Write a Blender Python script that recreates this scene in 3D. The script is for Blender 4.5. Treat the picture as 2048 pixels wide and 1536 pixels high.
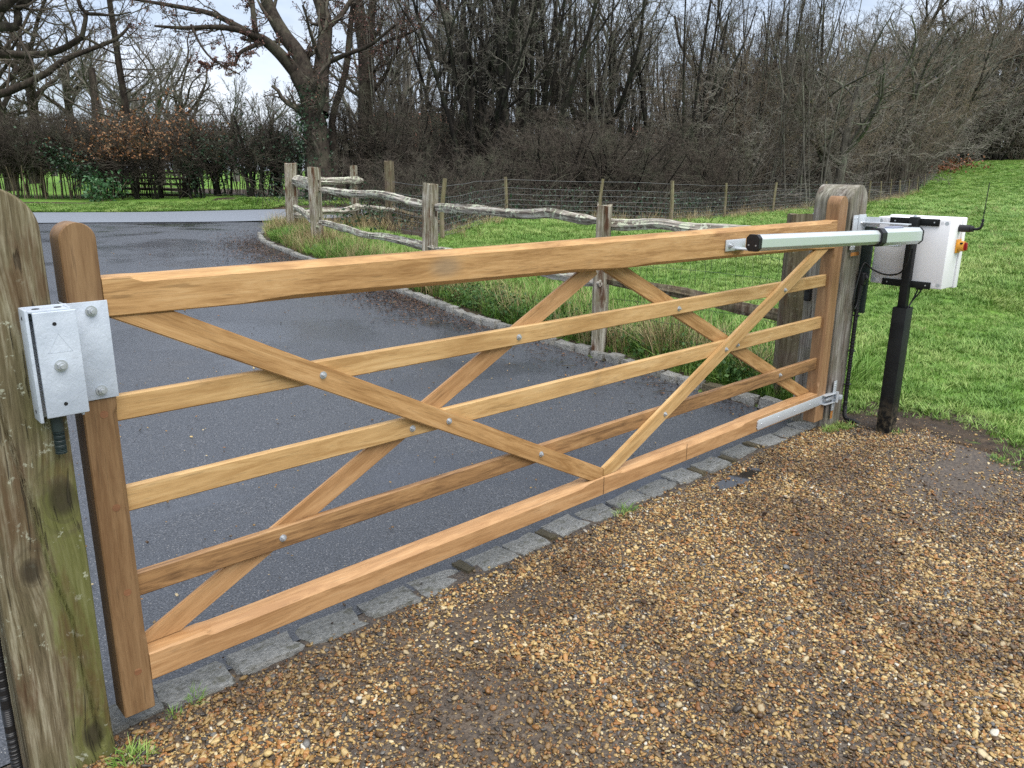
import bpy, bmesh, math, random
import numpy as np
from mathutils import Matrix, Vector, Euler

for o in list(bpy.data.objects):
    bpy.data.objects.remove(o)
SC = bpy.context.scene
COL = SC.collection
R = math.radians
rng = np.random.default_rng(11)
random.seed(5)

# ------------------------------------------------------------------ camera
FPX, CAM = 1565.18, np.array([-0.6106, -2.2136, 1.6382])
YAW, PITCH, ROLL = 0.75402, 0.26554, -0.01085
_f = np.array([math.sin(YAW) * math.cos(PITCH), math.cos(YAW) * math.cos(PITCH), -math.sin(PITCH)])
_r = np.array([math.cos(YAW), -math.sin(YAW), 0.0])
_d = np.cross(_f, _r)
CR = math.cos(ROLL) * _r + math.sin(ROLL) * _d
CD = -math.sin(ROLL) * _r + math.cos(ROLL) * _d
CF = _f
cam_data = bpy.data.cameras.new("camera")
cam = bpy.data.objects.new("camera", cam_data)
COL.objects.link(cam)
cam_data.sensor_width = 36.0
cam_data.lens = FPX / 2048 * 36.0
cam_data.clip_start = 0.05
cam_data.clip_end = 2000
cam.matrix_world = Matrix(((CR[0], -CD[0], -CF[0], CAM[0]), (CR[1], -CD[1], -CF[1], CAM[1]),
                           (CR[2], -CD[2], -CF[2], CAM[2]), (0, 0, 0, 1)))
SC.camera = cam


def at(px, py, d):
    """Point at optical depth d (metres) along the sight line of a photo position."""
    return CAM + d * (CF + (px - 1024) / FPX * CR + (py - 768) / FPX * CD)


# ------------------------------------------------------------------ light
SUN_EL, SUN_AZ = R(66), R(188)
world = bpy.data.worlds.new("World")
SC.world = world
world.use_nodes = True
SKY_STRENGTH, SUN_STRENGTH, EXPOSURE = 0.085, 3.1, 0.78
sun_data = bpy.data.lights.new("sun", "SUN")
sun_data.energy = SUN_STRENGTH
sun_data.angle = R(70)
sun_data.color = (1.0, 0.955, 0.9)
sun = bpy.data.objects.new("sun", sun_data)
COL.objects.link(sun)
sdir = Vector((math.sin(SUN_AZ) * math.cos(SUN_EL), math.cos(SUN_AZ) * math.cos(SUN_EL), math.sin(SUN_EL)))
sun.rotation_euler = sdir.to_track_quat('Z', 'Y').to_euler()
sun.location = (0, -5, 12)
SC.view_settings.view_transform = 'Standard'
SC.view_settings.look = 'None'
SC.view_settings.exposure = EXPOSURE
SC.view_settings.gamma = 1.0
SC.view_settings.use_curve_mapping = False
try:
    SC.cycles.max_bounces = 6
    SC.cycles.diffuse_bounces = 3
    SC.cycles.glossy_bounces = 3
    SC.cycles.transparent_max_bounces = 4
    SC.cycles.use_denoising = False
except Exception:
    pass


# ------------------------------------------------------------------ node helper
class NT:
    def __init__(s, nt):
        s.t = nt

    def n(s, typ, out=0, props=None, **ins):
        nd = s.t.nodes.new(typ)
        for k, v in (props or {}).items():
            setattr(nd, k, v)
        for k, v in ins.items():
            key = int(k[1:]) if k[0] == 'i' and k[1:].isdigit() else k.replace('_', ' ')
            sock = nd.inputs[key]
            if isinstance(v, bpy.types.NodeSocket):
                s.t.links.new(v, sock)
            else:
                sock.default_value = v
        return nd.outputs[out]

    def m(s, op, a, b=0.0, clamp=False):
        return s.n('ShaderNodeMath', props=dict(operation=op, use_clamp=clamp), i0=a, i1=b)

    def mix(s, f, a, b, blend='MIX'):
        return s.n('ShaderNodeMix', 2, props=dict(data_type='RGBA', blend_type=blend), i0=f, i6=c4(a), i7=c4(b))

    def ramp(s, f, stops, interp='LINEAR'):
        nd = s.t.nodes.new('ShaderNodeValToRGB')
        cr = nd.color_ramp
        cr.interpolation = interp
        while len(cr.elements) > 1:
            cr.elements.remove(cr.elements[-1])
        cr.elements[0].position = stops[0][0]
        cr.elements[0].color = c4(stops[0][1])
        for p, c in stops[1:]:
            e = cr.elements.new(p)
            e.color = c4(c)
        s.t.links.new(f, nd.inputs[0])
        return nd.outputs[0]

    def noise(s, vec, scale, detail=4, rough=.55, dist=0.0, out=0):
        return s.n('ShaderNodeTexNoise', out, Vector=vec, Scale=scale, Detail=detail, Roughness=rough, Distortion=dist)

    def vor(s, vec, scale, feature='F1', out=0, rand=1.0):
        return s.n('ShaderNodeTexVoronoi', out, props=dict(feature=feature), Vector=vec, Scale=scale, Randomness=rand)

    def scale(s, vec, v):
        return s.n('ShaderNodeVectorMath', props=dict(operation='MULTIPLY'), i0=vec, i1=v)

    def add(s, vec, v):
        return s.n('ShaderNodeVectorMath', props=dict(operation='ADD'), i0=vec, i1=v)

    def step(s, f, a, b):
        return s.n('ShaderNodeMapRange', props=dict(interpolation_type='SMOOTHSTEP'), i0=f, i1=a, i2=b, i3=0.0, i4=1.0)


def c4(c):
    if isinstance(c, bpy.types.NodeSocket):
        return c
    if isinstance(c, (int, float)):
        return (c, c, c, 1)
    return tuple(c) + (1,) if len(c) == 3 else tuple(c)


def material(name, build):
    m = bpy.data.materials.new(name)
    m.use_nodes = True
    nt = m.node_tree
    nt.nodes.clear()
    q = NT(nt)
    d = build(q)
    b = nt.nodes.new('ShaderNodeBsdfPrincipled')
    o = nt.nodes.new('ShaderNodeOutputMaterial')
    nt.links.new(b.outputs[0], o.inputs[0])
    for k, v in d.items():
        if k == 'bump':
            h, st, dist = v
            bn = q.n('ShaderNodeBump', Strength=st, Distance=dist, Height=h)
            nt.links.new(bn, b.inputs['Normal'])
        elif isinstance(v, bpy.types.NodeSocket):
            nt.links.new(v, b.inputs[k])
        elif k == 'Base Color':
            b.inputs[k].default_value = c4(v)
        else:
            b.inputs[k].default_value = v
    return m


def objc(q):
    return q.n('ShaderNodeTexCoord', 3)


def pos(q):
    return q.n('ShaderNodeNewGeometry', 0)


def orand(q):
    return q.n('ShaderNodeObjectInfo', 5)


# ------------------------------------------------------------------ sky
def build_world():
    nt = world.node_tree
    nt.nodes.clear()
    q = NT(nt)
    sky = nt.nodes.new('ShaderNodeTexSky')
    sky.sky_type = 'NISHITA'
    sky.sun_disc = False
    sky.sun_elevation = SUN_EL
    sky.sun_rotation = SUN_AZ
    sky.air_density = 1.0
    sky.dust_density = 2.0
    vec = q.n('ShaderNodeTexCoord', 0)
    v = q.scale(vec, (1.0, 1.0, 2.6))
    a = q.noise(v, 2.2, 7, .58, .3)
    b = q.noise(v, 7.0, 5, .6, .2)
    f = q.m('ADD', q.m('MULTIPLY', a, .75), q.m('MULTIPLY', b, .25))
    f = q.step(f, .36, .58)
    f = q.m('ADD', q.m('MULTIPLY', f, .52), .44)
    cloud = q.ramp(q.noise(v, 3.1, 5, .55), [(.3, (4.6, 5.6, 7.3)), (.65, (7.6, 8.1, 8.9))])
    col = q.mix(f, sky.outputs[0], cloud)
    bg = nt.nodes.new('ShaderNodeBackground')
    bg.inputs[1].default_value = SKY_STRENGTH
    nt.links.new(col, bg.inputs[0])
    out = nt.nodes.new('ShaderNodeOutputWorld')
    nt.links.new(bg.outputs[0], out.inputs[0])


build_world()


# ------------------------------------------------------------------ object helpers
def tag(o, label=None, cat=None, group=None, kind=None):
    if label:
        o['label'] = label
    if cat:
        o['category'] = cat
    if group:
        o['group'] = group
    if kind:
        o['kind'] = kind
    return o


def empty(name, loc=(0, 0, 0), rz=0.0, **k):
    o = bpy.data.objects.new(name, None)
    o.empty_display_size = .1
    o.location = loc
    o.rotation_euler = (0, 0, rz)
    COL.objects.link(o)
    return tag(o, **k)


def link(name, me, parent=None, loc=(0, 0, 0), rot=(0, 0, 0), mat=None):
    o = bpy.data.objects.new(name, me)
    o.location = loc
    o.rotation_euler = rot
    if parent:
        o.parent = parent
    if mat is not None and not me.materials:
        me.materials.append(mat)
    COL.objects.link(o)
    return o


def smooth(me, ang=35):
    me.polygons.foreach_set('use_smooth', [True] * len(me.polygons))
    me.set_sharp_from_angle(angle=R(ang))
    return me


def mesh(name, verts, faces, mat=None, sm=None):
    me = bpy.data.meshes.new(name)
    me.from_pydata([tuple(map(float, v)) for v in verts], [], [tuple(int(i) for i in f) for f in faces])
    me.validate()
    me.update()
    if mat:
        me.materials.append(mat)
    if sm is not None:
        smooth(me, sm)
    return me


def quads(name, V, F, mat=None, sm=True):
    """Big mesh from numpy: V (n,3), F (m,4) or (m,3)."""
    V = np.asarray(V, np.float32)
    F = np.asarray(F, np.int32)
    me = bpy.data.meshes.new(name)
    k = F.shape[1]
    me.vertices.add(len(V))
    me.vertices.foreach_set('co', V.ravel())
    me.loops.add(F.size)
    me.loops.foreach_set('vertex_index', F.ravel())
    me.polygons.add(len(F))
    me.polygons.foreach_set('loop_start', np.arange(0, F.size, k, dtype=np.int32))
    me.polygons.foreach_set('loop_total', np.full(len(F), k, np.int32))
    if sm:
        me.polygons.foreach_set('use_smooth', np.ones(len(F), bool))
    me.update(calc_edges=True)
    if mat:
        me.materials.append(mat)
    return me


def from_bm(name, bm, mat=None, sm=None):
    me = bpy.data.meshes.new(name)
    bm.normal_update()
    bm.to_mesh(me)
    bm.free()
    if mat:
        me.materials.append(mat)
    if sm is not None:
        smooth(me, sm)
    return me


def add_box(bm, c, s, bev=0.0, rot=None, seg=2):
    M = Matrix.Translation(c)
    if rot is not None:
        M = M @ (rot if isinstance(rot, Matrix) else Euler(rot).to_matrix().to_4x4())
    M = M @ Matrix.Diagonal((*s, 1))
    g = bmesh.ops.create_cube(bm, size=1.0, matrix=M)
    if bev > 0:
        es = set()
        for v in g['verts']:
            es.update(v.link_edges)
        bmesh.ops.bevel(bm, geom=list(es), offset=bev, segments=seg, affect='EDGES', profile=.5)


def add_cyl(bm, p0, p1, r0, r1=None, n=16, caps=True):
    p0, p1 = Vector(p0), Vector(p1)
    d = p1 - p0
    M = Matrix.Translation((p0 + p1) / 2) @ d.to_track_quat('Z', 'Y').to_matrix().to_4x4()
    bmesh.ops.create_cone(bm, cap_ends=caps, segments=n, radius1=r0, radius2=r0 if r1 is None else r1,
                          depth=d.length, matrix=M)


def box_mesh(name, c, s, bev, mat, rot=None):
    bm = bmesh.new()
    add_box(bm, c, s, bev, rot)
    return from_bm(name, bm, mat, 40)


def cyl_mesh(name, p0, p1, r0, mat, r1=None, n=16):
    bm = bmesh.new()
    add_cyl(bm, p0, p1, r0, r1, n)
    return from_bm(name, bm, mat, 40)


def tubes(P, Rad, k=3, closed_tip=True):
    """P (N,S,3) polylines, Rad (N,S) -> verts, quads."""
    P = np.asarray(P, float)
    Rad = np.asarray(Rad, float)
    N, S, _ = P.shape
    T = np.gradient(P, axis=1) if S > 1 else P
    T /= np.linalg.norm(T, axis=2, keepdims=True) + 1e-12
    ref = np.where(np.abs(T[:, :1, 2:3]) > .8, np.array([1., 0, 0]), np.array([0, 0, 1.]))
    ref = np.broadcast_to(ref, T.shape)
    U = ref - (ref * T).sum(2, keepdims=True) * T
    U /= np.linalg.norm(U, axis=2, keepdims=True) + 1e-12
    W = np.cross(T, U)
    a = np.arange(k) / k * 2 * np.pi
    ring = U[:, :, None] * np.cos(a)[None, None, :, None] + W[:, :, None] * np.sin(a)[None, None, :, None]
    V = P[:, :, None] + ring * Rad[:, :, None, None]
    idx = np.arange(N * S * k).reshape(N, S, k)
    A = idx[:, :-1]
    B = idx[:, 1:]
    F = np.stack([A, np.roll(A, -1, 2), np.roll(B, -1, 2), B], -1).reshape(-1, 4)
    return V.reshape(-1, 3), F


def join(parts):
    V, F, o = [], [], 0
    for v, f in parts:
        V.append(v)
        F.append(f + o)
        o += len(v)
    return np.concatenate(V), np.concatenate(F)


def spline(pts, n):
    """Catmull-Rom through pts, n samples."""
    p = np.asarray(pts, float)
    p = np.vstack([2 * p[0] - p[1], p, 2 * p[-1] - p[-2]])
    m = len(p) - 3
    t = np.linspace(0, m - 1e-6, n)
    i = t.astype(int)
    u = (t - i)[:, None]
    a, b, c, d = p[i], p[i + 1], p[i + 2], p[i + 3]
    return .5 * (2 * b + (c - a) * u + (2 * a - 5 * b + 4 * c - d) * u ** 2 + (3 * b - a - 3 * c + d) * u ** 3)


def tube_mesh(name, pts, r, mat, n=24, k=8, caps=True):
    p = spline(pts, n)
    rr = np.full((1, n), r) if np.isscalar(r) else np.interp(np.linspace(0, 1, n), np.linspace(0, 1, len(r)), r)[None]
    V, F = tubes(p[None], rr, k)
    me = mesh(name, V, list(map(tuple, F)) + ([tuple(range(k))[::-1], tuple(range((n - 1) * k, n * k))] if caps else []), mat, 50)
    return me


def vnoise(P, seed=0, octaves=3):
    """cheap smooth value noise on (N,3), -1..1"""
    P = np.asarray(P, float)
    out = np.zeros(len(P))
    amp = 1.0
    tot = 0
    for o in range(octaves):
        q = P * 2 ** o + seed * 17.3 + o * 5.1
        i = np.floor(q).astype(np.int64)
        f = q - i
        f = f * f * (3 - 2 * f)
        acc = 0
        for dx in (0, 1):
            for dy in (0, 1):
                for dz in (0, 1):
                    h = (i[:, 0] + dx) * 374761393 + (i[:, 1] + dy) * 668265263 + (i[:, 2] + dz) * 2147483647 + seed * 144269
                    h = (h ^ (h >> 13)) * 1274126177
                    h = h ^ (h >> 16)
                    val = (h & 0xffff) / 32767.5 - 1
                    w = (f[:, 0] if dx else 1 - f[:, 0]) * (f[:, 1] if dy else 1 - f[:, 1]) * (f[:, 2] if dz else 1 - f[:, 2])
                    acc = acc + val * w
        out += amp * acc
        tot += amp
        amp *= .5
    return out / tot


def ss(x, a, b):
    t = np.clip((np.asarray(x, float) - a) / (b - a), 0, 1)
    return t * t * (3 - 2 * t)


# ------------------------------------------------------------------ terrain shape
KERB = np.array([(4.40, .30), (4.40, .79), (4.43, 1.27), (4.52, 1.91), (4.60, 2.71), (4.66, 3.84), (5.01, 5.43), (5.55, 8.6),
                 (5.75, 9.89), (6.08, 11.45), (6.45, 12.7), (7.0, 13.75), (7.9, 14.7), (9.1, 15.3), (11.0, 15.75)])
ROAD_NEAR = np.array([(-30, 36.5), (-12, 27.4), (4.6, 19.1), (9.0, 16.9), (12, 16.3), (16, 16.6), (22, 19.5), (34, 28), (60, 48), (90, 75)], float)
ROAD_FAR = np.array([(-27, 42.5), (-9, 32.3), (5.84, 23.9), (11.2, 21.2), (13, 20.8), (15.4, 21.1), (19.5, 23.3), (31, 31.5), (57, 51.5), (87, 79)], float)
STOCK = [(785, 16.2), (884, 14.8), (1013, 19.7), (1203, 19.8), (1347, 20.0), (1455, 24.2), (1553, 27.3), (1655, 32.5), (1743, 38.5),
         (1766, 41), (1786, 43.5), (1804, 46), (1822, 51), (1838, 57), (1852, 64), (1864, 72), (1873, 80), (1880, 90)]


def kerb_x(y):
    return np.interp(y, KERB[:, 1], KERB[:, 0])


def zd(y):
    return .022 * np.clip(y, 0, 15)


def base_z(x, y):
    """height of the open ground (without the kerb bank)"""
    return zd(y) * (1 - ss(x, 9, 22)) + .30 * ss(x, 7, 18) * ss(y, -30, 4)


def gh(x, y):
    x = np.asarray(x, float)
    y = np.asarray(y, float)
    bank = .1 * ss(x - kerb_x(y), -.02, .5) * ss(y, .2, .9) * (1 - ss(x, 10, 18))
    z = base_z(x, y) + bank
    s = np.maximum(0, x * .955 + y * .295 - 50)
    rise = np.where(s < 55, .00085 * s ** 2, .00085 * 55 ** 2 + .045 * (s - 55))
    rise = np.minimum(rise, 6)
    field = 1 - ss(y - (.30 * x + 6), 0, 30)
    z = z + rise * field
    far = ss(y - np.interp(x, ROAD_FAR[:, 0], ROAD_FAR[:, 1]), 0, 3) * .12
    z = z + far
    near = ss(x, 4.5, 6.0)
    z = z + (.035 * vnoise(np.stack([x * .5, y * .5, x * 0], -1).reshape(-1, 3), 3, 2).reshape(x.shape)) * near
    return z


def ghs(x, y):
    return float(gh(np.array([x]), np.array([y]))[0])


def place(px, d):
    p = at(px, 343, d)
    return float(p[0]), float(p[1]), ghs(p[0], p[1])


def stock_line():
    return np.array([place(px, d)[:2] for px, d in STOCK])


# ------------------------------------------------------------------ materials
def wood_mat(name, dark, mid, light, axis='X', rough=.55, bump=.12, stain=None):
    """planed hardwood: grain runs along the board's own length"""
    def b(q):
        v = objc(q)
        off = q.m('MULTIPLY', orand(q), 37.0)
        v = q.n('ShaderNodeVectorMath', props=dict(operation='ADD'), i0=v, i1=q.n('ShaderNodeCombineXYZ', X=off, Y=off, Z=off))
        sc = (1.1, 11, 11) if axis == 'X' else (11, 11, 1.1)
        sf = (9, 210, 210) if axis == 'X' else (210, 210, 9)
        band = q.noise(q.scale(v, sc), 2.6, 6, .66, .9)
        fine = q.noise(q.scale(v, sf), 1.0, 3, .7)
        pore = q.step(fine, .56, .66)
        cloud = q.noise(v, 2.2, 3, .5)
        t = q.m('ADD', q.m('ADD', q.m('MULTIPLY', band, .75), q.m('MULTIPLY', cloud, .2)), q.m('MULTIPLY', q.m('SUBTRACT', fine, .5), .35))
        col = q.ramp(t, [(.36, dark), (.52, mid), (.68, light)])
        col = q.mix(q.m('MULTIPLY', pore, .45), col, tuple(c * .5 for c in dark))
        dash = q.step(q.noise(q.scale(v, (6, 95, 95) if axis == 'X' else (95, 95, 6)), 1.0, 2, .5), .64, .71)
        col = q.mix(q.m('MULTIPLY', dash, .38), col, tuple(c * .42 for c in dark))
        smudge = q.step(q.noise(v, 5.5, 3, .6), .62, .75)
        col = q.mix(q.m('MULTIPLY', smudge, .18), col, (.12, .085, .055))
        if stain:
            d2 = q.n('ShaderNodeVectorMath', 'Value', props=dict(operation='LENGTH'), i0=q.scale(q.add(objc(q), (-stain[0], 0.0, -stain[1])), (.55, .2, 1.0)))
            col = q.mix(q.m('MULTIPLY', q.step(d2, .055, .012), .42), col, (.17, .16, .13))
        return {'Base Color': col, 'Roughness': q.m('ADD', rough - .08, q.m('MULTIPLY', band, .16)),
                'Specular IOR Level': .35, 'bump': (q.m('ADD', fine, q.m('MULTIPLY', band, .6)), bump, .004)}
    return material(name, b)


W_TOP = wood_mat('iroko_honey', (.27, .142, .050), (.435, .255, .105), (.55, .355, .168))
W_RAIL = wood_mat('iroko_top_rail', (.27, .142, .050), (.435, .255, .105), (.55, .355, .168), stain=(1.14, 1.305))
W_PALE = wood_mat('iroko_pale', (.36, .210, .080), (.50, .320, .138), (.60, .42, .210))
W_RED = wood_mat('iroko_red', (.12, .064, .028), (.31, .172, .072), (.45, .285, .130))
W_PINK = wood_mat('iroko_pink', (.31, .165, .068), (.44, .255, .115), (.54, .345, .175))
W_STILE = wood_mat('iroko_brown', (.15, .082, .036), (.215, .128, .060), (.28, .175, .088), axis='Z')
W_HANG = wood_mat('iroko_hanging', (.20, .108, .050), (.29, .168, .082), (.37, .232, .118), axis='Z')
W_PEG = wood_mat('iroko_peg', (.17, .075, .035), (.24, .115, .055), (.30, .155, .08))


def metal(name, col, rough, met=1.0, bump=.15, sc=90):
    def b(q):
        v = objc(q)
        n1 = q.noise(v, sc, 3, .6)
        n2 = q.noise(v, 14, 4, .6)
        c = q.mix(q.m('MULTIPLY', n2, .5), col, tuple(x * .72 for x in col))
        return {'Base Color': c, 'Metallic': met, 'Roughness': q.m('ADD', rough - .1, q.m('MULTIPLY', n2, .25)), 'bump': (n1, bump, .002)}
    return material(name, b)


M_ZINC = metal('zinc_plated', (.66, .70, .74), .45, .55)
M_GALV = metal('galvanised_steel', (.58, .62, .65), .5, .5, .2, 40)
M_BOLT = metal('bolt_zinc', (.50, .53, .56), .36, .6)
M_HOLE = material('dark_hole', lambda q: {'Base Color': (.008, .008, .008), 'Roughness': .9})
M_RUST = material('rust_stain', lambda q: {'Base Color': q.ramp(q.noise(objc(q), 60, 4), [(.3, (.25, .09, .015)), (.7, (.42, .19, .04))]), 'Roughness': .85})


def lockpaint(q):
    v = objc(q)
    n1 = q.noise(q.scale(v, (1, 1, .6)), 120, 3, .65, .6)
    n2 = q.noise(v, 9, 4, .6)
    c = q.ramp(n2, [(.3, (.36, .41, .475)), (.65, (.50, .555, .625))])
    dirt = q.step(q.noise(v, 22, 5, .7), .58, .72)
    c = q.mix(q.m('MULTIPLY', dirt, .35), c, (.30, .33, .36))
    return {'Base Color': c, 'Metallic': .0, 'Roughness': .48, 'bump': (n1, .35, .004)}


M_LOCK = material('silver_paint', lockpaint)


def plastic(name, col, rough, var=.1, bump=.05):
    def b(q):
        v = objc(q)
        n = q.noise(v, 16, 5, .65)
        c = q.mix(q.m('MULTIPLY', n, var * 2), col, tuple(x * .6 for x in col))
        return {'Base Color': c, 'Roughness': q.m('ADD', rough - .06, q.m('MULTIPLY', n, .12)), 'Specular IOR Level': .4,
                'bump': (q.noise(v, 200, 2, .6), bump, .002)}
    return material(name, b)


M_BLACK = plastic('black_plastic', (.012, .012, .014), .45)
M_CABLE = plastic('black_cable', (.011, .011, .012), .4, .1, .1)
M_DKGREEN = plastic('dark_green_plastic', (.022, .035, .034), .45)
M_YELLOW = plastic('yellow_plastic', (.72, .33, .035), .4)
M_REDP = plastic('red_plastic', (.30, .018, .015), .4)
M_ALU = metal('anodised_aluminium', (.70, .75, .76), .34, .65, .02, 400)


def whitebox(q):
    v = objc(q)
    n = q.noise(v, 4, 5, .6)
    sm = q.step(q.noise(v, 9, 5, .7, .5), .55, .75)
    drip = q.step(q.noise(q.scale(v, (30, 30, 2.5)), 1.0, 4, .6), .58, .75)
    c = q.mix(q.m('MULTIPLY', sm, .22), (.76, .76, .78), (.45, .45, .44))
    c = q.mix(q.m('MULTIPLY', drip, .14), c, (.40, .42, .36))
    return {'Base Color': c, 'Roughness': .5, 'bump': (n, .05, .01)}


M_WBOX = material('white_enclosure', whitebox)


def blackpost(q):
    v = objc(q)
    n = q.noise(v, 6, 6, .7, .3)
    low = q.step(q.n('ShaderNodeSeparateXYZ', 2, i0=v), .28, .0)
    c = q.ramp(n, [(.35, (.006, .0065, .007)), (.75, (.017, .019, .019))])
    dust = q.m('MULTIPLY', low, q.step(q.noise(v, 22, 4, .7), .42, .62))
    c = q.mix(q.m('MULTIPLY', dust, .65), c, (.16, .13, .085))
    return {'Base Color': c, 'Roughness': q.m('ADD', .38, q.m('MULTIPLY', n, .25)), 'Specular IOR Level': .22, 'bump': (n, .08, .01)}


M_BPOST = material('black_painted_steel', blackpost)


def oldwood(name, a, b_, c_, algae=0.0, lichen=0.0, stain=0.0, knots=(), axis='Z', fs=1.0, algae_side=None):
    def bld(q):
        v = objc(q)
        off = q.m('MULTIPLY', orand(q), 23.0) if not knots else 0.0
        sep = q.t.nodes.new('ShaderNodeSeparateXYZ')
        q.t.links.new(v, sep.inputs[0])
        x, y, z = sep.outputs
        warp = None
        kn = None
        ringsum = None
        for (kx, kz, kr) in knots:
            dx = q.m('MULTIPLY', q.m('SUBTRACT', x, kx), 1.0)
            dz = q.m('MULTIPLY', q.m('SUBTRACT', z, kz), .62)
            dd = q.m('ADD', q.m('MULTIPLY', dx, dx), q.m('MULTIPLY', dz, dz))
            g = q.m('POWER', 2.718, q.m('MULTIPLY', dd, -1.0 / (kr * kr)))
            w = q.m('MULTIPLY', g, kr * .30)
            warp = w if warp is None else q.m('ADD', warp, w)
            rad_ = q.m('DIVIDE', q.m('SQRT', dd), kr)
            ring = q.m('MULTIPLY', q.step(q.m('SINE', q.m('ADD', q.m('MULTIPLY', rad_, 17.0), q.m('MULTIPLY', q.noise(v, 14, 4), 11.0))), .1, .9), q.step(rad_, 1.25, .5))
            ringsum = ring if ringsum is None else q.m('MAXIMUM', ringsum, ring)
            core = q.step(dd, (kr * .55) ** 2, (kr * .22) ** 2)
            kn = core if kn is None else q.m('MAXIMUM', kn, core)
        xx = q.m('ADD', x, q.m('MULTIPLY', y, .8))
        if warp is not None:
            xx = q.m('ADD', xx, warp)
        xx = q.m('ADD', xx, off)
        if axis == 'Z':
            cv = q.n('ShaderNodeCombineXYZ', X=q.m('MULTIPLY', xx, 1.0), Y=y, Z=q.m('MULTIPLY', z, .055))
        else:
            cv = q.n('ShaderNodeCombineXYZ', X=q.m('MULTIPLY', q.m('ADD', x, off), .055), Y=y, Z=z)
        g1 = q.noise(cv, (62 if knots else 34) * fs, 5, .68, .25)
        g2 = q.noise(cv, 150 * fs, 3, .7)
        big = q.noise(v, 3.2, 5, .6, .4)
        t = q.m('ADD', q.m('MULTIPLY', g1, .72), q.m('MULTIPLY', g2, .28))
        col = q.ramp(t, [(.36, a), (.5, b_), (.62, c_)])
        col = q.mix(q.m('MULTIPLY', q.step(big, .45, .7), .4), col, tuple(k * .55 for k in b_))
        if algae:
            an = q.step(q.m('ADD', q.noise(v, 4.5, 5, .65), q.m('MULTIPLY', g1, .3)), .52, .74)
            if algae_side == 'lower':
                an = q.m('MULTIPLY', q.m('ADD', an, .55), q.m('ADD', q.m('MULTIPLY', q.step(z, 1.35, .45), q.step(q.m('ADD', x, q.m('MULTIPLY', q.m('SUBTRACT', g1, .5), .12)), -.02, .045)), .12), True)
            col = q.mix(q.m('MULTIPLY', an, algae), col, q.mix(g1, (.060, .072, .016), (.17, .18, .05)))
        if lichen:
            ln = q.step(q.noise(v, 28, 5, .7, .3), .60, .66)
            ln = q.m('MULTIPLY', ln, q.step(q.noise(v, 5.0, 3, .5), .42, .56))
            col = q.mix(q.m('MULTIPLY', ln, lichen), col, (.45, .47, .36))
        if stain:
            sn = q.step(q.noise(q.scale(v, (1, 1, .22)), 11, 5, .65), .50, .64)
            col = q.mix(q.m('MULTIPLY', sn, stain), col, (.085, .038, .018))
        if kn is not None:
            col = q.mix(q.m('MULTIPLY', kn, .8), col, (.028, .022, .014))
            col = q.mix(q.m('MULTIPLY', ringsum, .32), col, (.05, .042, .025))
        crack = q.step(q.noise(cv, 75 * fs, 3, .55, .2), .36, .31)
        col = q.mix(q.m('MULTIPLY', crack, .6), col, (.03, .025, .018))
        h = q.m('SUBTRACT', q.m('ADD', q.m('MULTIPLY', g1, .8), q.m('MULTIPLY', g2, .4)), q.m('MULTIPLY', crack, .7))
        return {'Base Color': col, 'Roughness': .86, 'Specular IOR Level': .2, 'bump': (h, .8, .008)}
    return material(name, bld)


M_POSTL = oldwood('weathered_pine', (.050, .038, .022), (.150, .120, .074), (.32, .29, .21), algae=.8, lichen=.7, stain=.5,
                  knots=((-.03, 1.435, .055), (.065, .80, .075), (.055, .075, .06), (-.03, .62, .05)), algae_side='lower')
M_POSTR = oldwood('grey_oak', (.10, .088, .075), (.225, .205, .18), (.42, .40, .37), algae=.25, lichen=.15, stain=.35)
M_CLEFT = oldwood('grey_cleft_chestnut', (.085, .060, .040), (.27, .235, .19), (.56, .535, .48), algae=.3, lichen=.8, stain=.95)
M_CLEFTD = oldwood('brown_cleft_chestnut', (.055, .038, .026), (.13, .10, .075), (.24, .20, .155), algae=.25, lichen=.35, stain=.4)
M_STAKE = oldwood('softwood_stake', (.10, .075, .05), (.20, .16, .11), (.32, .275, .21), algae=.4)
M_DARKW = oldwood('dark_fence_wood', (.012, .009, .007), (.028, .021, .016), (.05, .04, .03))


def rail_mat(q):
    v = objc(q)
    off = q.m('MULTIPLY', orand(q), 19.0)
    v2 = q.n('ShaderNodeVectorMath', props=dict(operation='ADD'), i0=v, i1=q.n('ShaderNodeCombineXYZ', X=off, Y=off, Z=off))
    g = q.noise(q.scale(v2, (2.2, 40, 40)), 1.0, 5, .65, .4)
    col = q.ramp(g, [(.36, (.060, .045, .034)), (.48, (.24, .21, .17)), (.62, (.52, .49, .44))])
    ln = q.m('MULTIPLY', q.step(q.noise(v2, 16, 5, .65, .6), .50, .56), q.step(q.noise(v2, 3.8, 3, .5), .42, .54))
    col = q.mix(q.m('MULTIPLY', ln, .95), col, q.mix(q.noise(v2, 9, 2), (.42, .46, .28), (.58, .60, .52)))
    moss = q.step(q.noise(v2, 8, 4, .6), .62, .7)
    col = q.mix(q.m('MULTIPLY', moss, .4), col, (.10, .11, .035))
    return {'Base Color': col, 'Roughness': .9, 'bump': (q.m('ADD', g, q.m('MULTIPLY', ln, .3)), .7, .01)}


M_RAIL = material('lichened_rail', rail_mat)


def wire_mat(q):
    return {'Base Color': (.20, .21, .21), 'Metallic': .4, 'Roughness': .55}


M_WIRE = material('stock_wire', wire_mat)
M_GWIRE = material('green_wire', lambda q: {'Base Color': (.035, .055, .045), 'Roughness': .5})


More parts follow.
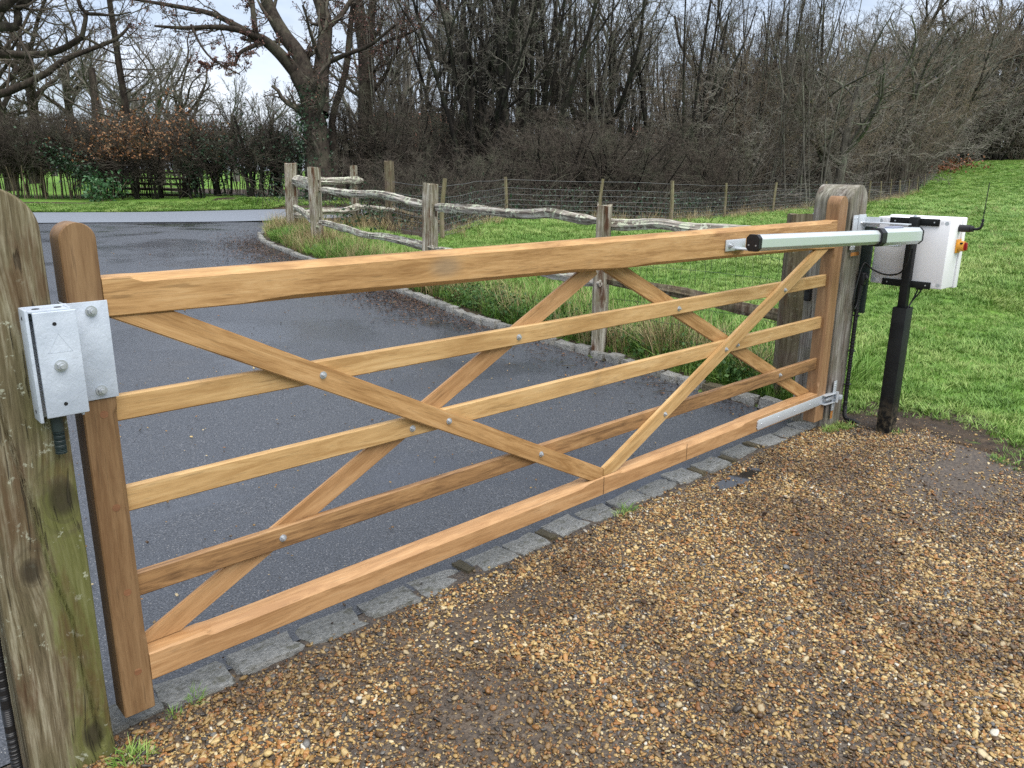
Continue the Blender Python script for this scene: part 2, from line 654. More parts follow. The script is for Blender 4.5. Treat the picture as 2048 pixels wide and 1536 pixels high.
def granite(name, lo, hi, wet):
    def b(q):
        v = q.n('ShaderNodeVectorMath', props=dict(operation='ADD'), i0=objc(q),
                i1=q.n('ShaderNodeCombineXYZ', X=q.m('MULTIPLY', orand(q), 9.0), Y=0.0, Z=0.0))
        n1 = q.noise(v, 14, 5, .65)
        n2 = q.noise(v, 190, 2, .7)
        t = q.m('ADD', q.m('MULTIPLY', n1, .6), q.m('MULTIPLY', n2, .5))
        c = q.ramp(t, [(.4, lo), (.7, hi)])
        c = q.mix(q.m('MULTIPLY', q.step(q.noise(v, 5, 5, .7), .50, .66), .7), c, (.10, .098, .055))
        tint = q.mix(orand(q), (.8, .8, .78), (1.15, 1.13, 1.1))
        c = q.mix(1.0, c, tint, 'MULTIPLY')
        return {'Base Color': c, 'Roughness': q.m('ADD', wet, q.m('MULTIPLY', n1, .35)), 'bump': (q.m('ADD', n1, q.m('MULTIPLY', n2, .35)), .9, .02)}
    return material(name, b)


M_SETT = granite('wet_granite', (.13, .135, .130), (.50, .505, .48), .32)
M_KERB = granite('pale_granite', (.12, .118, .108), (.44, .44, .42), .5)
M_YSTONE = granite('yellow_stone', (.07, .055, .028), (.20, .165, .09), .4)


def asphalt(q):
    p = pos(q)
    n = q.noise(p, 120, 4, .75)
    vv = q.vor(p, 150)
    big = q.noise(p, .8, 5, .6, .5)
    wet = q.step(q.noise(q.scale(p, (1, 1, 1)), .62, 5, .62, .5), .45, .60)
    c = q.ramp(n, [(.36, (.020, .0225, .027)), (.56, (.066, .072, .084)), (.72, (.20, .205, .22))])
    glint_spk = q.step(q.vor(p, 75), .20, .12)  # pale specks: wet glints painted into the base colour
    glint_spk = q.m('MULTIPLY', glint_spk, q.step(q.noise(p, 30, 2), .46, .56))
    c = q.mix(q.m('MULTIPLY', glint_spk, .9), c, (.36, .35, .33))
    c = q.mix(q.m('MULTIPLY', wet, .45), c, (.030, .033, .041))
    c = q.mix(q.m('MULTIPLY', q.step(big, .58, .75), .35), c, (.075, .070, .066))
    r = q.m('SUBTRACT', .30, q.m('MULTIPLY', wet, .19))
    return {'Base Color': c, 'Roughness': r, 'Specular IOR Level': .8,
            'bump': (q.m('ADD', n, q.m('MULTIPLY', vv, .8)), q.m('SUBTRACT', .50, q.m('MULTIPLY', wet, .36)), .006)}


M_ASPH = material('wet_asphalt', asphalt)


def roadm(q):
    p = pos(q)
    n = q.noise(p, 60, 3, .7)
    c = q.ramp(n, [(.3, (.13, .147, .175)), (.7, (.205, .23, .27))])  # pale blue sky reflection is put into the base colour
    return {'Base Color': c, 'Roughness': .5, 'Specular IOR Level': .6, 'bump': (n, .4, .01)}


M_ROAD = material('wet_road', roadm)


def groundm(q):
    p = pos(q)
    soil = q.n('ShaderNodeAttribute', 2, props=dict(attribute_name='soil'))
    sn = q.m('ADD', soil, q.m('ADD', q.m('MULTIPLY', q.m('SUBTRACT', q.noise(p, 2.3, 5, .65), .5), .9), q.m('MULTIPLY', q.m('SUBTRACT', q.noise(p, 16, 4, .7), .5), .9)))
    sf = q.step(sn, .38, .62)
    g = q.m('ADD', q.m('MULTIPLY', q.noise(p, .35, 4, .6), .5), q.m('MULTIPLY', q.noise(p, 7, 5, .7), .5))
    gc = q.ramp(g, [(.34, (.070, .150, .020)), (.5, (.110, .225, .030)), (.66, (.185, .26, .055))])
    dry = q.step(q.noise(p, 1.1, 5, .65, .4), .60, .72)
    gc = q.mix(q.m('MULTIPLY', dry, .3), gc, (.19, .17, .065))
    d = q.noise(p, 12, 5, .7)
    sc = q.ramp(d, [(.3, (.022, .016, .011)), (.55, (.055, .038, .024)), (.75, (.11, .075, .042))])
    c = q.mix(sf, gc, sc)
    return {'Base Color': c, 'Roughness': q.m('SUBTRACT', .9, q.m('MULTIPLY', sf, .2)), 'Specular IOR Level': .25,
            'bump': (q.m('ADD', q.noise(p, 26, 4, .7), d), .7, .05)}


M_GROUND = material('turf_and_soil', groundm)


def gravelbed(q):
    p = pos(q)
    n = q.noise(p, 55, 4, .7)
    v = q.vor(p, 110, out=1)
    wet = q.step(q.noise(p, 1.1, 4, .6), .46, .6)
    c = q.ramp(n, [(.3, (.022, .018, .015)), (.55, (.060, .048, .038)), (.75, (.13, .105, .08))])
    c = q.mix(.3, c, q.ramp(q.n('ShaderNodeSeparateColor', 0, i0=v), [(.2, (.03, .022, .016)), (.6, (.12, .08, .045)), (.95, (.22, .17, .11))]))
    return {'Base Color': c, 'Roughness': q.m('SUBTRACT', .62, q.m('MULTIPLY', wet, .38)), 'bump': (n, .8, .012)}


M_GRBED = material('muddy_gravel_bed', gravelbed)


def pebblem(q):
    r = orand(q)
    c = q.ramp(r, [(0, (.30, .175, .058)), (.12, (.46, .31, .125)), (.22, (.11, .065, .032)), (.34, (.56, .42, .20)), (.43, (.32, .145, .045)),
                   (.52, (.36, .25, .12)), (.62, (.07, .062, .056)), (.72, (.60, .50, .33)), (.79, (.17, .12, .07)), (.88, (.42, .22, .075)),
                   (.95, (.15, .15, .155)), (.985, (.62, .60, .56))], 'CONSTANT')
    n = q.noise(objc(q), 2.3, 4, .6)
    c = q.mix(q.m('MULTIPLY', n, .7), c, q.mix(1.0, c, (.52, .46, .38), 'MULTIPLY'))
    c = q.mix(1.0, c, (.98, .99, .92), 'MULTIPLY')
    wet = q.step(q.noise(pos(q), 1.3, 4, .6, .5), .62, .42)
    c = q.mix(q.m('MULTIPLY', wet, .7), c, q.mix(1.0, c, (.34, .29, .25), 'MULTIPLY'))
    return {'Base Color': c, 'Roughness': .3, 'Specular IOR Level': .5, 'bump': (n, .25, .1)}


M_PEB = material('shingle_pebble', pebblem)


def blade(name, lo, mid, hi):
    def b(q):
        r = orand(q)
        a = q.n('ShaderNodeAttribute', 2, props=dict(attribute_name='bl'))
        patch = q.noise(pos(q), .8, 5, .7, .4)
        patch = q.m('MULTIPLY', q.m('SUBTRACT', patch, .5), 1.5)
        t = q.m('ADD', q.m('ADD', q.m('MULTIPLY', r, .3), q.m('MULTIPLY', a, .4)), q.m('ADD', patch, .22))
        c = q.ramp(t, [(.2, lo), (.52, mid), (.95, hi)])
        return {'Base Color': c, 'Roughness': .5, 'Specular IOR Level': .3}
    return material(name, b)


M_GRASS = blade('meadow_grass', (.072, .155, .022), (.132, .255, .040), (.29, .36, .11))
M_DRY = blade('dead_grass', (.15, .115, .05), (.30, .23, .11), (.42, .35, .20))


def leafm(name, stops, rough=.6):
    def b(q):
        a = q.n('ShaderNodeAttribute', 2, props=dict(attribute_name='bl'))
        return {'Base Color': q.ramp(a, stops), 'Roughness': rough, 'Specular IOR Level': .3}
    return material(name, b)


M_IVY = leafm('ivy_leaf', [(0, (.014, .034, .018)), (.6, (.032, .068, .034)), (1, (.07, .12, .065))], .4)
M_LAUREL = leafm('laurel_leaf', [(0, (.03, .085, .035)), (.6, (.055, .14, .05)), (1, (.11, .21, .10))], .35)
M_BEECH = leafm('dead_beech_leaf', [(0, (.13, .055, .022)), (.6, (.27, .125, .05)), (1, (.42, .25, .13))])
M_LITTER = leafm('leaf_litter', [(0, (.016, .010, .007)), (.65, (.050, .028, .017)), (1, (.16, .085, .042))])
M_BERRY = leafm('reddish_leaf', [(0, (.05, .02, .02)), (.6, (.11, .045, .04)), (1, (.16, .09, .05))])
M_CATKIN = leafm('hazel_catkin', [(0, (.20, .15, .06)), (1, (.34, .27, .11))])
M_WEED = leafm('weed_leaf', [(0, (.03, .075, .02)), (.6, (.06, .13, .03)), (1, (.11, .19, .055))])


def bark(name, a, b_, lich, lf):
    def bl(q):
        p = pos(q)
        n = q.noise(q.scale(p, (6, 6, 1.6)), 1.5, 5, .65, .4)
        c = q.ramp(n, [(.32, a), (.66, b_)])
        ln = q.step(q.noise(p, 1.4, 4, .7), .48, .66)
        c = q.mix(q.m('MULTIPLY', ln, lf), c, lich)
        return {'Base Color': c, 'Roughness': .9, 'Specular IOR Level': .15, 'bump': (n, .8, .06)}
    return material(name, bl)


B_OAK = bark('oak_bark', (.014, .011, .009), (.050, .040, .031), (.105, .105, .07), .35)
B_DARK = bark('dark_bark', (.008, .007, .006), (.030, .026, .021), (.042, .052, .030), .5)
B_GREY = bark('lichen_bark', (.055, .050, .042), (.165, .152, .128), (.185, .205, .145), .6)
B_TWIG = bark('brown_twig', (.036, .030, .024), (.108, .090, .072), (.120, .130, .088), .65)
B_HAZEL = bark('hazel_bark', (.085, .068, .050), (.215, .175, .130), (.19, .19, .13), .4)
B_SILV = bark('silvery_twig', (.095, .088, .075), (.255, .235, .20), (.215, .235, .165), .55)
B_HAZED = bark('hazed_far_bark', (.10, .095, .088), (.175, .165, .15), (.17, .18, .145), .5)  # far trees: distance haze painted into the bark colour
B_STEM = bark('pale_stem', (.11, .085, .055), (.23, .185, .125), (.16, .16, .10), .3)
M_ROOF = material('red_roof_tile', lambda q: {'Base Color': q.ramp(q.noise(pos(q), 3, 5, .7), [(.3, (.12, .045, .028)), (.7, (.24, .10, .06))]), 'Roughness': .85})
M_BRICK = material('red_brick_wall', lambda q: {'Base Color': q.ramp(q.noise(pos(q), 5, 4, .7), [(.3, (.17, .08, .055)), (.7, (.28, .15, .10))]), 'Roughness': .9})
M_WWALL = material('white_render', lambda q: {'Base Color': q.ramp(q.noise(pos(q), 2, 4, .7), [(.3, (.55, .56, .58)), (.7, (.72, .73, .75))]), 'Roughness': .8})
M_GLASS = material('window_glass', lambda q: {'Base Color': (.02, .025, .03), 'Roughness': .08})

# ------------------------------------------------------------------ ground, drive, road
def left_edge(y):
    return -2.2 - 9 * ss(y, 5, 19)


def gravel_edge(y):
    return np.interp(y, [-6, -1.8, -1.15, -.94, -.48, -.30, .1], [3.3, 4.2, 4.48, 4.66, 4.82, 4.62, 4.56])


SLX = stock_line()[1:]


def build_ground():
    xs = np.concatenate([[-300, -200, -120, -70, -40, -25, -16, -11, -8, -6, -5, -4], np.arange(-3, 3.6, .3), np.arange(3.6, 9.6, .14),
                         np.arange(9.6, 20, .35), np.arange(20, 60, 1.2), np.arange(60, 130, 3), [140, 160, 190, 230, 280, 340, 420]])
    ys = np.concatenate([[-120, -80, -50, -30, -20, -14, -10, -8, -6.5, -5], np.arange(-4, 3, .14), np.arange(3, 17, .22),
                         np.arange(17, 36, .45), np.arange(36, 60, 1.5), np.arange(60, 120, 5), [130, 160, 200, 260, 340, 430]])
    X, Y = np.meshgrid(xs, ys)
    Z = gh(X, Y)
    indrive = (Y > .15) & (X < kerb_x(Y) + .02) & (X > left_edge(Y) + .3) & (Y < 27)
    yn = np.interp(X, ROAD_NEAR[:, 0], ROAD_NEAR[:, 1])
    yf = np.interp(X, ROAD_FAR[:, 0], ROAD_FAR[:, 1])
    inroad = (Y > yn + .12) & (Y < yf - .05)
    ingr = (Y <= .2) & (X < gravel_edge(Y) - .05) & (X > -7)
    Z = np.where(indrive | inroad, Z - .09, Z)
    Z = np.where(ingr, Z - .09, Z)
    V = np.stack([X, Y, Z], -1).reshape(-1, 3)
    n, m = X.shape
    I = np.arange(n * m).reshape(n, m)
    F = np.stack([I[:-1, :-1], I[:-1, 1:], I[1:, 1:], I[1:, :-1]], -1).reshape(-1, 4)
    me = quads('ground', V, F, M_GROUND)
    ys_ = np.interp(X, SLX[:, 0], SLX[:, 1])
    wood = ss(Y - ys_, -.6, .5) * ss(X, 8.2, 9.4) * ss(yn - .1 - Y + 99 * (X > 13), -.2, .3) * (1 - ss(Y - ys_, 24, 40))
    kerbsoil = (1 - ss(np.abs(X - kerb_x(Y) - .12), .05, .5)) * ss(Y, .1, .6) * (Y < 14) * .62
    mud = (1 - ss(np.hypot((X - 4.75) * .8, Y + .35), .25, .95)) * .85
    mud2 = (1 - ss(np.abs(X - gravel_edge(Y)), .1, .75)) * .72 * (Y < .3)
    verge = (1 - ss(np.abs(Y - yf), .2, .8)) * .8 * (X < 13) + ss(Y - yf, 2.2, 3.2) * (1 - ss(Y - yf, 4.6, 5.6)) * (X < 15) * .8
    soil = np.clip(np.maximum.reduce([wood, kerbsoil, mud, mud2, verge]), 0, 1)
    a = me.attributes.new('soil', 'FLOAT', 'POINT')
    a.data.foreach_set('value', soil.ravel().astype(np.float32))
    tag(link('ground', me), kind='structure')


build_ground()


def build_drive():
    ys = np.concatenate([np.arange(.125, 15.6, .2), np.arange(15.7, 27.5, .5)])
    u = np.concatenate([np.linspace(0, .7, 14), np.linspace(.72, 1, 14)])
    xl = left_edge(ys)
    xr = np.minimum(kerb_x(ys) + .04, 11)
    X = xl[:, None] + u[None] * (xr - xl)[:, None]
    Y = np.broadcast_to(ys[:, None], X.shape)
    Z = zd(Y) + .010 * vnoise(np.stack([X * .6, Y * .6, X * 0], -1).reshape(-1, 3), 8, 2).reshape(X.shape) - .012
    V = np.stack([X, Y, Z], -1).reshape(-1, 3)
    n, m = X.shape
    I = np.arange(n * m).reshape(n, m)
    F = np.stack([I[:-1, :-1], I[:-1, 1:], I[1:, 1:], I[1:, :-1]], -1).reshape(-1, 4)
    tag(link('driveway', quads('driveway', V, F, M_ASPH)), kind='structure')
    N = 90
    a = spline(ROAD_NEAR, N)
    b = spline(ROAD_FAR, N)
    w = np.linspace(0, 1, 9)
    P = a[:, None] * (1 - w)[None, :, None] + b[:, None] * w[None, :, None]
    z = base_z(P[..., 0], P[..., 1]) + .004
    V = np.concatenate([P, z[..., None]], -1).reshape(-1, 3)
    I = np.arange(N * 9).reshape(N, 9)
    F = np.stack([I[:-1, :-1], I[1:, :-1], I[1:, 1:], I[:-1, 1:]], -1).reshape(-1, 4)
    tag(link('road', quads('road', V, F[:, ::-1], M_ROAD)), kind='structure')
    # gravel bed
    xs = np.arange(-6.5, 5.2, .06)
    ys = np.arange(-6, .16, .06)
    X, Y = np.meshgrid(xs, ys)
    ge = gravel_edge(Y)
    X = np.minimum(X, ge + .18)
    Z = .012 * vnoise(np.stack([X * 1.6, Y * 1.6, X * 0], -1).reshape(-1, 3), 4, 3).reshape(X.shape) - .012 - .05 * ss(X - ge, -.05, .18)
    Z -= .016 * np.exp(-(((X - 3.2) / .35) ** 2 + ((Y + .08) / .09) ** 2))
    V = np.stack([X, Y, Z], -1).reshape(-1, 3)
    n, m = X.shape
    I = np.arange(n * m).reshape(n, m)
    F = np.stack([I[:-1, :-1], I[:-1, 1:], I[1:, 1:], I[1:, :-1]], -1).reshape(-1, 4)
    tag(link('gravel_bed', quads('gravel_bed', V, F, M_GRBED)), kind='structure')


build_drive()


# ------------------------------------------------------------------ setts and kerb stones
def stone_variants(name, n, mat, amp=.09, seed=0):
    out = []
    for k in range(n):
        bm = bmesh.new()
        bmesh.ops.create_cube(bm, size=1.0)
        bmesh.ops.subdivide_edges(bm, edges=bm.edges[:], cuts=3, use_grid_fill=True)
        P = np.array([v.co[:] for v in bm.verts])
        Q = P.copy()
        e = np.sort(np.abs(P), axis=1)
        edge = ss(e[:, 1], .3, .5)[:, None]
        Q *= 1 - .09 * edge
        Q += amp * np.stack([vnoise(P * 2.2 + 31 * k, seed + j, 2) for j in range(3)], -1) * np.array([1, 1, .55])
        for v, c in zip(bm.verts, Q):
            v.co = c
        out.append(from_bm(name, bm, mat, 50))
    return out


def build_setts():
    root = tag(empty('sett_threshold', (0, .125, 0)), 'row of wet grey granite setts laid flush under the gate', 'paving', kind='structure')
    del root['category']
    vs = stone_variants('sett', 6, M_SETT, .13, 2)
    ys = stone_variants('sett', 2, M_YSTONE, .12, 9)
    x = -.16
    k = 0
    while x < 4.33:
        L = rng.uniform(.19, .27)
        me = vs[k % 6]
        o = link('sett', me, root, (x + L / 2, rng.uniform(-.012, .012) - .006, -.046 + rng.uniform(-.010, .003)),
                 (rng.uniform(-.02, .02), rng.uniform(-.02, .02), rng.uniform(-.07, .07)))
        o.scale = (L * .98, rng.uniform(.135, .165), .105)
        x += L + rng.uniform(.0, .008)
        if rng.random() < .12:
            l = .05
            o = link('sett', ys[k % 2], root, (x + l / 2, rng.uniform(-.02, .02), -.042), (0, 0, rng.uniform(-.2, .2)))
            o.scale = (l, .11, .1)
            x += l + .012
        k += 1


build_setts()


def build_kerb():
    root = tag(empty('kerb', (KERB[0][0], KERB[0][1], 0)), kind='structure')
    vs = stone_variants('kerb_stone', 6, M_KERB, .15, 5)
    ys = stone_variants('kerb_stone', 1, M_YSTONE, .1, 7)
    p = spline(KERB, 600)
    s = np.concatenate([[0], np.cumsum(np.hypot(*np.diff(p, axis=0).T))])
    t = 0.0
    k = 0
    while t < s[-1] - .3:
        L = rng.uniform(.17, .27)
        c = np.array([np.interp(t + L / 2, s, p[:, i]) for i in (0, 1)])
        a = np.array([np.interp(t, s, p[:, i]) for i in (0, 1)])
        b = np.array([np.interp(t + L, s, p[:, i]) for i in (0, 1)])
        ang = math.atan2(b[1] - a[1], b[0] - a[0])
        nrm = np.array([math.sin(ang), -math.cos(ang)])
        c = c + nrm * (.06 + rng.uniform(-.012, .012))
        me = ys[0] if k == 2 else vs[k % 6]
        o = link('kerb_stone', me, root, (c[0] - KERB[0][0], c[1] - KERB[0][1], float(zd(c[1])) - .012 + rng.uniform(-.016, .012)),
                 (rng.uniform(-.05, .05), rng.uniform(-.04, .04), ang + rng.uniform(-.06, .06)))
        o.scale = (L * .96, .10, .14)
        t += L + .015
        k += 1


build_kerb()


# ------------------------------------------------------------------ the five-bar gate
def loft(name, st, axis, mat, sm=30):
    """st: (s, a0, a1, b0, b1, [c00, c10, c11, c01]) sections along axis 'X' (a=y, b=z) or 'Z' (a=x, b=y)"""
    V = []
    for s, a0, a1, b0, b1, c in st:
        c = [max(k, .0008) for k in c]
        sec = [(a0 + c[0], b0), (a1 - c[1], b0), (a1, b0 + c[1]), (a1, b1 - c[2]), (a1 - c[2], b1), (a0 + c[3], b1), (a0, b1 - c[3]), (a0, b0 + c[0])]
        for a, b in sec:
            V.append((s, a, b) if axis == 'X' else (a, b, s))
    n = len(st)
    F = [(i * 8 + j, i * 8 + (j + 1) % 8, (i + 1) * 8 + (j + 1) % 8, (i + 1) * 8 + j) for i in range(n - 1) for j in range(8)]
    F += [tuple(range(8))[::-1], tuple(range((n - 1) * 8, n * 8))]
    me = mesh(name, V, F, mat)
    bm = bmesh.new()
    bm.from_mesh(me)
    bmesh.ops.recalc_face_normals(bm, faces=bm.faces[:])
    bm.to_mesh(me)
    bm.free()
    return smooth(me, sm)


def chamf(s, s0, s1, cmax, run=.035):
    return cmax * min(float(ss(s, s0, s0 + run)), float(1 - ss(s, s1 - run, s1)))


BOLT = None


def bolt_mesh():
    bm = bmesh.new()
    add_cyl(bm, (0, 0, 0), (0, -.0022, 0), .0125, n=20)
    add_cyl(bm, (0, -.0022, 0), (0, -.009, 0), .0088, .0082, n=6)
    add_cyl(bm, (0, -.009, 0), (0, -.0135, 0), .0048, .0042, n=12)
    return from_bm('bolt', bm, M_BOLT, 30)


def clip_poly(poly, nx, nz, c):
    """keep nx*x + nz*z <= c"""
    out = []
    for i in range(len(poly)):
        p, q = poly[i], poly[(i + 1) % len(poly)]
        dp, dq = nx * p[0] + nz * p[1] - c, nx * q[0] + nz * q[1] - c
        if dp <= 0:
            out.append(p)
        if (dp < 0 < dq) or (dq < 0 < dp):
            t = dp / (dp - dq)
            out.append((p[0] + t * (q[0] - p[0]), p[1] + t * (q[1] - p[1])))
    return out


GATE = tag(empty('five_bar_gate', (0, 0, 0)), 'new honey-coloured hardwood five-bar gate closed across the drive', 'gate')


def build_gate():
    ch = .0035
    # shutting stile (left) and hanging stile (right), round tops
    def stile(x0, x1, d, top, mat, inner, cs, ce):
        w2 = (x1 - x0) / 2
        zs = top - w2
        st = []
        for s in [.06, .0635] + list(np.linspace(cs, cs + .04, 6)) + list(np.linspace(ce - .04, ce, 6)):
            k = chamf(s, cs, ce, .011)
            e = .0035 if s == .06 else 0
            c = [ch, ch, ch, ch]
            if inner == 'R':
                c[1] = ch + k
            else:
                c[0] = ch + k
            st.append((s, x0 + e, x1 - e, 0 + e, d - e, c))
        for a in np.linspace(0, R(88), 16):
            h = w2 * math.cos(a)
            xc = (x0 + x1) / 2
            st.append((zs + w2 * math.sin(a), xc - h, xc + h, 0, d, [min(ch, h * .4)] * 4))
        return st
    o = link('stile', loft('stile', stile(-.0864, 0, .0886, 1.502, W_STILE, 'R', .28, 1.02), 'Z', W_STILE), GATE)
    o['label'] = 'brown shutting stile with round top'
    o = link('stile', loft('stile', stile(4.2, 4.315, .0833, 1.512, W_HANG, 'L', .30, 1.17), 'Z', W_HANG), GATE)
    o['label'] = 'reddish hanging stile with round top'
    # top rail, deeper towards the hanging end
    st = []
    for s in sorted(list(np.linspace(.0008, 4.1992, 24)) + [.07, .082, .094, .106, 4.10, 4.11, 4.12, 4.13]):
        k = chamf(s, .06, 4.145, .015, .05)
        kb = chamf(s, .42, 2.03, .012, .05) + chamf(s, 2.23, 3.93, .012, .05)
        st.append((s, .0015, .0735, 1.2555 - .0585 * s / 4.2, 1.3585 + .010 * s / 4.2, [ch + kb, ch, ch + k, ch + k]))
    o = link('top_rail', loft('top_rail', st, 'X', W_RAIL), GATE)
    st = []
    for s in sorted(list(np.linspace(.0008, 4.1992, 24)) + [.17, .185, .2, .215, 1.9, 1.92, 1.94, 2.2, 2.22, 2.24, 3.28, 3.30, 3.32]):
        k = chamf(s, .15, 1.97, .016, .05) + chamf(s, 2.17, 3.34, .016, .05)
        st.append((s, .0015, .0765, .150 + .016 * s / 4.2, .241 + .018 * s / 4.2, [ch, ch, ch + k * .6, ch + k]))
    link('bottom_rail', loft('bottom_rail', st, 'X', W_PINK), GATE)
    # scarf joint seam in the bottom rail
    link('joint', box_mesh('joint', (2.072, .0012, .206), (.0016, .0022, .088), 0, M_HOLE), GATE)
    link('joint', box_mesh('joint', (2.745, .0012, .212), (.0014, .0022, .088), 0, M_HOLE), GATE)
    for z0, z1, m in ((.9585, 1.0325, W_PALE), (.6885, .7645, W_PALE), (.4180, .4940, W_RED)):
        c3 = [.004] * 4
        st = [(s, .0314, .0560, z0, z1, c3) for s in np.linspace(-.001 + .002, 4.199, 12)]
        link('rail', loft('rail', st, 'X', m), GATE)
    # braces: two in front of the rails, two behind

    def brace(x0, z0, x1, z1, y0, y1, clips, mat):
        w = .038
        dx, dz = x1 - x0, z1 - z0
        L = math.hypot(dx, dz)
        ux, uz = dx / L, dz / L
        e = .25
        poly = [(x0 - ux * e - uz * w * -1, z0 - uz * e + ux * w * -1), (x1 + ux * e + uz * w, z1 + uz * e - ux * w),
                (x1 + ux * e - uz * w, z1 + uz * e + ux * w), (x0 - ux * e - uz * w, z0 - uz * e + ux * w)]
        for c in clips:
            poly = clip_poly(poly, *c)
        cx, cz = (x0 + x1) / 2, (z0 + z1) / 2
        loc = [((p[0] - cx) * ux + (p[1] - cz) * uz, -(p[0] - cx) * uz + (p[1] - cz) * ux) for p in poly]
        bm = bmesh.new()
        a = [bm.verts.new((p[0], 0, p[1])) for p in loc]
        b = [bm.verts.new((p[0], y1 - y0, p[1])) for p in loc]
        n = len(a)
        bm.faces.new(a)
        bm.faces.new(b[::-1])
        for i in range(n):
            bm.faces.new((a[i], a[(i + 1) % n], b[(i + 1) % n], b[i]))
        bmesh.ops.recalc_face_normals(bm, faces=bm.faces[:])
        bmesh.ops.bevel(bm, geom=bm.edges[:], offset=.0035, segments=2, affect='EDGES')
        link('brace', from_bm('brace', bm, mat, 35), GATE, (cx, y0, cz), (0, -math.atan2(uz, ux), 0))

    topc = lambda x: (0.0139, 1.0, 1.2550)          # z <= 1.2550 - .0139 x
    bot = (0.0043, -1.0, -.2425)
    brace(.10, 1.249, 2.013, .278, .0075, .0309, [topc(0), (0.0043, -1, -.2405 - .0005), (1, 0, 2.071), (-1, 0, -.001)], W_TOP)
    brace(2.14, .278, 4.026, 1.182, .0075, .0309, [topc(0), (0.0043, -1, -.2405 - .0005), (-1, 0, -2.0735), (1, 0, 4.199)], W_PALE)
    brace(.055, .255, 1.794, 1.124, .0565, .0725, [topc(0), (0.0043, -1, -.2415), (1, 0, 2.0735), (-1, 0, -.001)], W_PINK)
    brace(2.225, 1.183, 3.995, .325, .0565, .0725, [topc(0), (0.0043, -1, -.2415), (-1, 0, -2.0765), (1, 0, 4.199)], W_TOP)
    global BOLT
    BOLT = bolt_mesh()
    for x, z, y in [(.63, .99, .0075), (1.15, .722, .0075), (1.651, .466, .0075), (3.641, .989, .0075), (3.059, .721, .0075), (2.537, .463, .0075),
                    (.462, .455, .0314), (.997, .720, .0314), (1.533, .991, .0314), (2.631, .988, .0314), (3.211, .720, .0314), (3.731, .460, .0314)]:
        link('bolt', BOLT, GATE, (x, y, z), (0, rng.uniform(0, 3), 0))
    peg = cyl_mesh('peg', (0, .004, 0), (0, -.0006, 0), .0105, W_PEG, n=24)
    ring = bmesh.new()
    for z in (.995, .723, .460, .198):
        link('peg', peg, GATE, (-.036, 0, z))
    ring.free()
    # closing plate on the shutting stile
    bm = bmesh.new()
    add_box(bm, (-.044, -.0032, 1.171), (.100, .005, .262), .002)
    add_box(bm, (-.0965, .020, 1.171), (.005, .05, .262), .0015)
    link('strike_plate', from_bm('strike_plate', bm, M_LOCK, 40), GATE)
    for x, z in ((-.036, 1.277), (-.036, 1.064)):
        o = link('bolt', BOLT, GATE, (x, -.0058, z), (0, 1, 0))
        o.scale = (1.15, 1.3, 1.15)
    # bottom hinge strap with scalloped end, knuckle and pin
    bm = bmesh.new()
    add_box(bm, (3.895, -.0022, .2065), (.87, .0055, .062), .0015)
    for z in (.191, .2065, .222):
        add_cyl(bm, (3.462, -.0048, z), (3.462, .0005, z), .0095, n=14)
    add_box(bm, (4.335, -.018, .236), (.145, .038, .006), .001, (0, 0, -.12))
    add_box(bm, (4.335, -.018, .177), (.145, .038, .006), .001, (0, 0, -.12))
    add_box(bm, (4.395, -.030, .2065), (.008, .048, .058), .001)
    link('hinge_strap', from_bm('hinge_strap', bm, M_ZINC, 40), GATE)
    for x in (3.50, 3.70, 3.90, 4.10):
        link('screw', cyl_mesh('screw', (0, 0, 0), (0, -.0025, 0), .006, M_BOLT, .004, 12), GATE, (x, -.005, .206 + .0015 * (x - 3.5)))
    link('hinge_nut', cyl_mesh('hinge_nut', (4.30, -.024, .2065), (4.365, -.024, .2065), .013, M_BOLT, n=6), GATE)
    link('hinge_pin', cyl_mesh('hinge_pin', (4.27, -.024, .2065), (4.46, -.024, .2065), .0085, M_BOLT, n=12), GATE)
    # bracket of the opener on the top rail
    bm = bmesh.new()
    add_box(bm, (3.045, -.0045, 1.281), (.185, .008, .058), .002)
    add_box(bm, (3.07, -.055, 1.262), (.075, .10, .007), .001)
    link('opener_bracket', from_bm('opener_bracket', bm, M_GALV, 40), GATE)
    for x in (2.985,):
        o = link('bolt', BOLT, GATE, (x, -.009, 1.281))
        o.scale = (1.2, 1.3, 1.2)


build_gate()


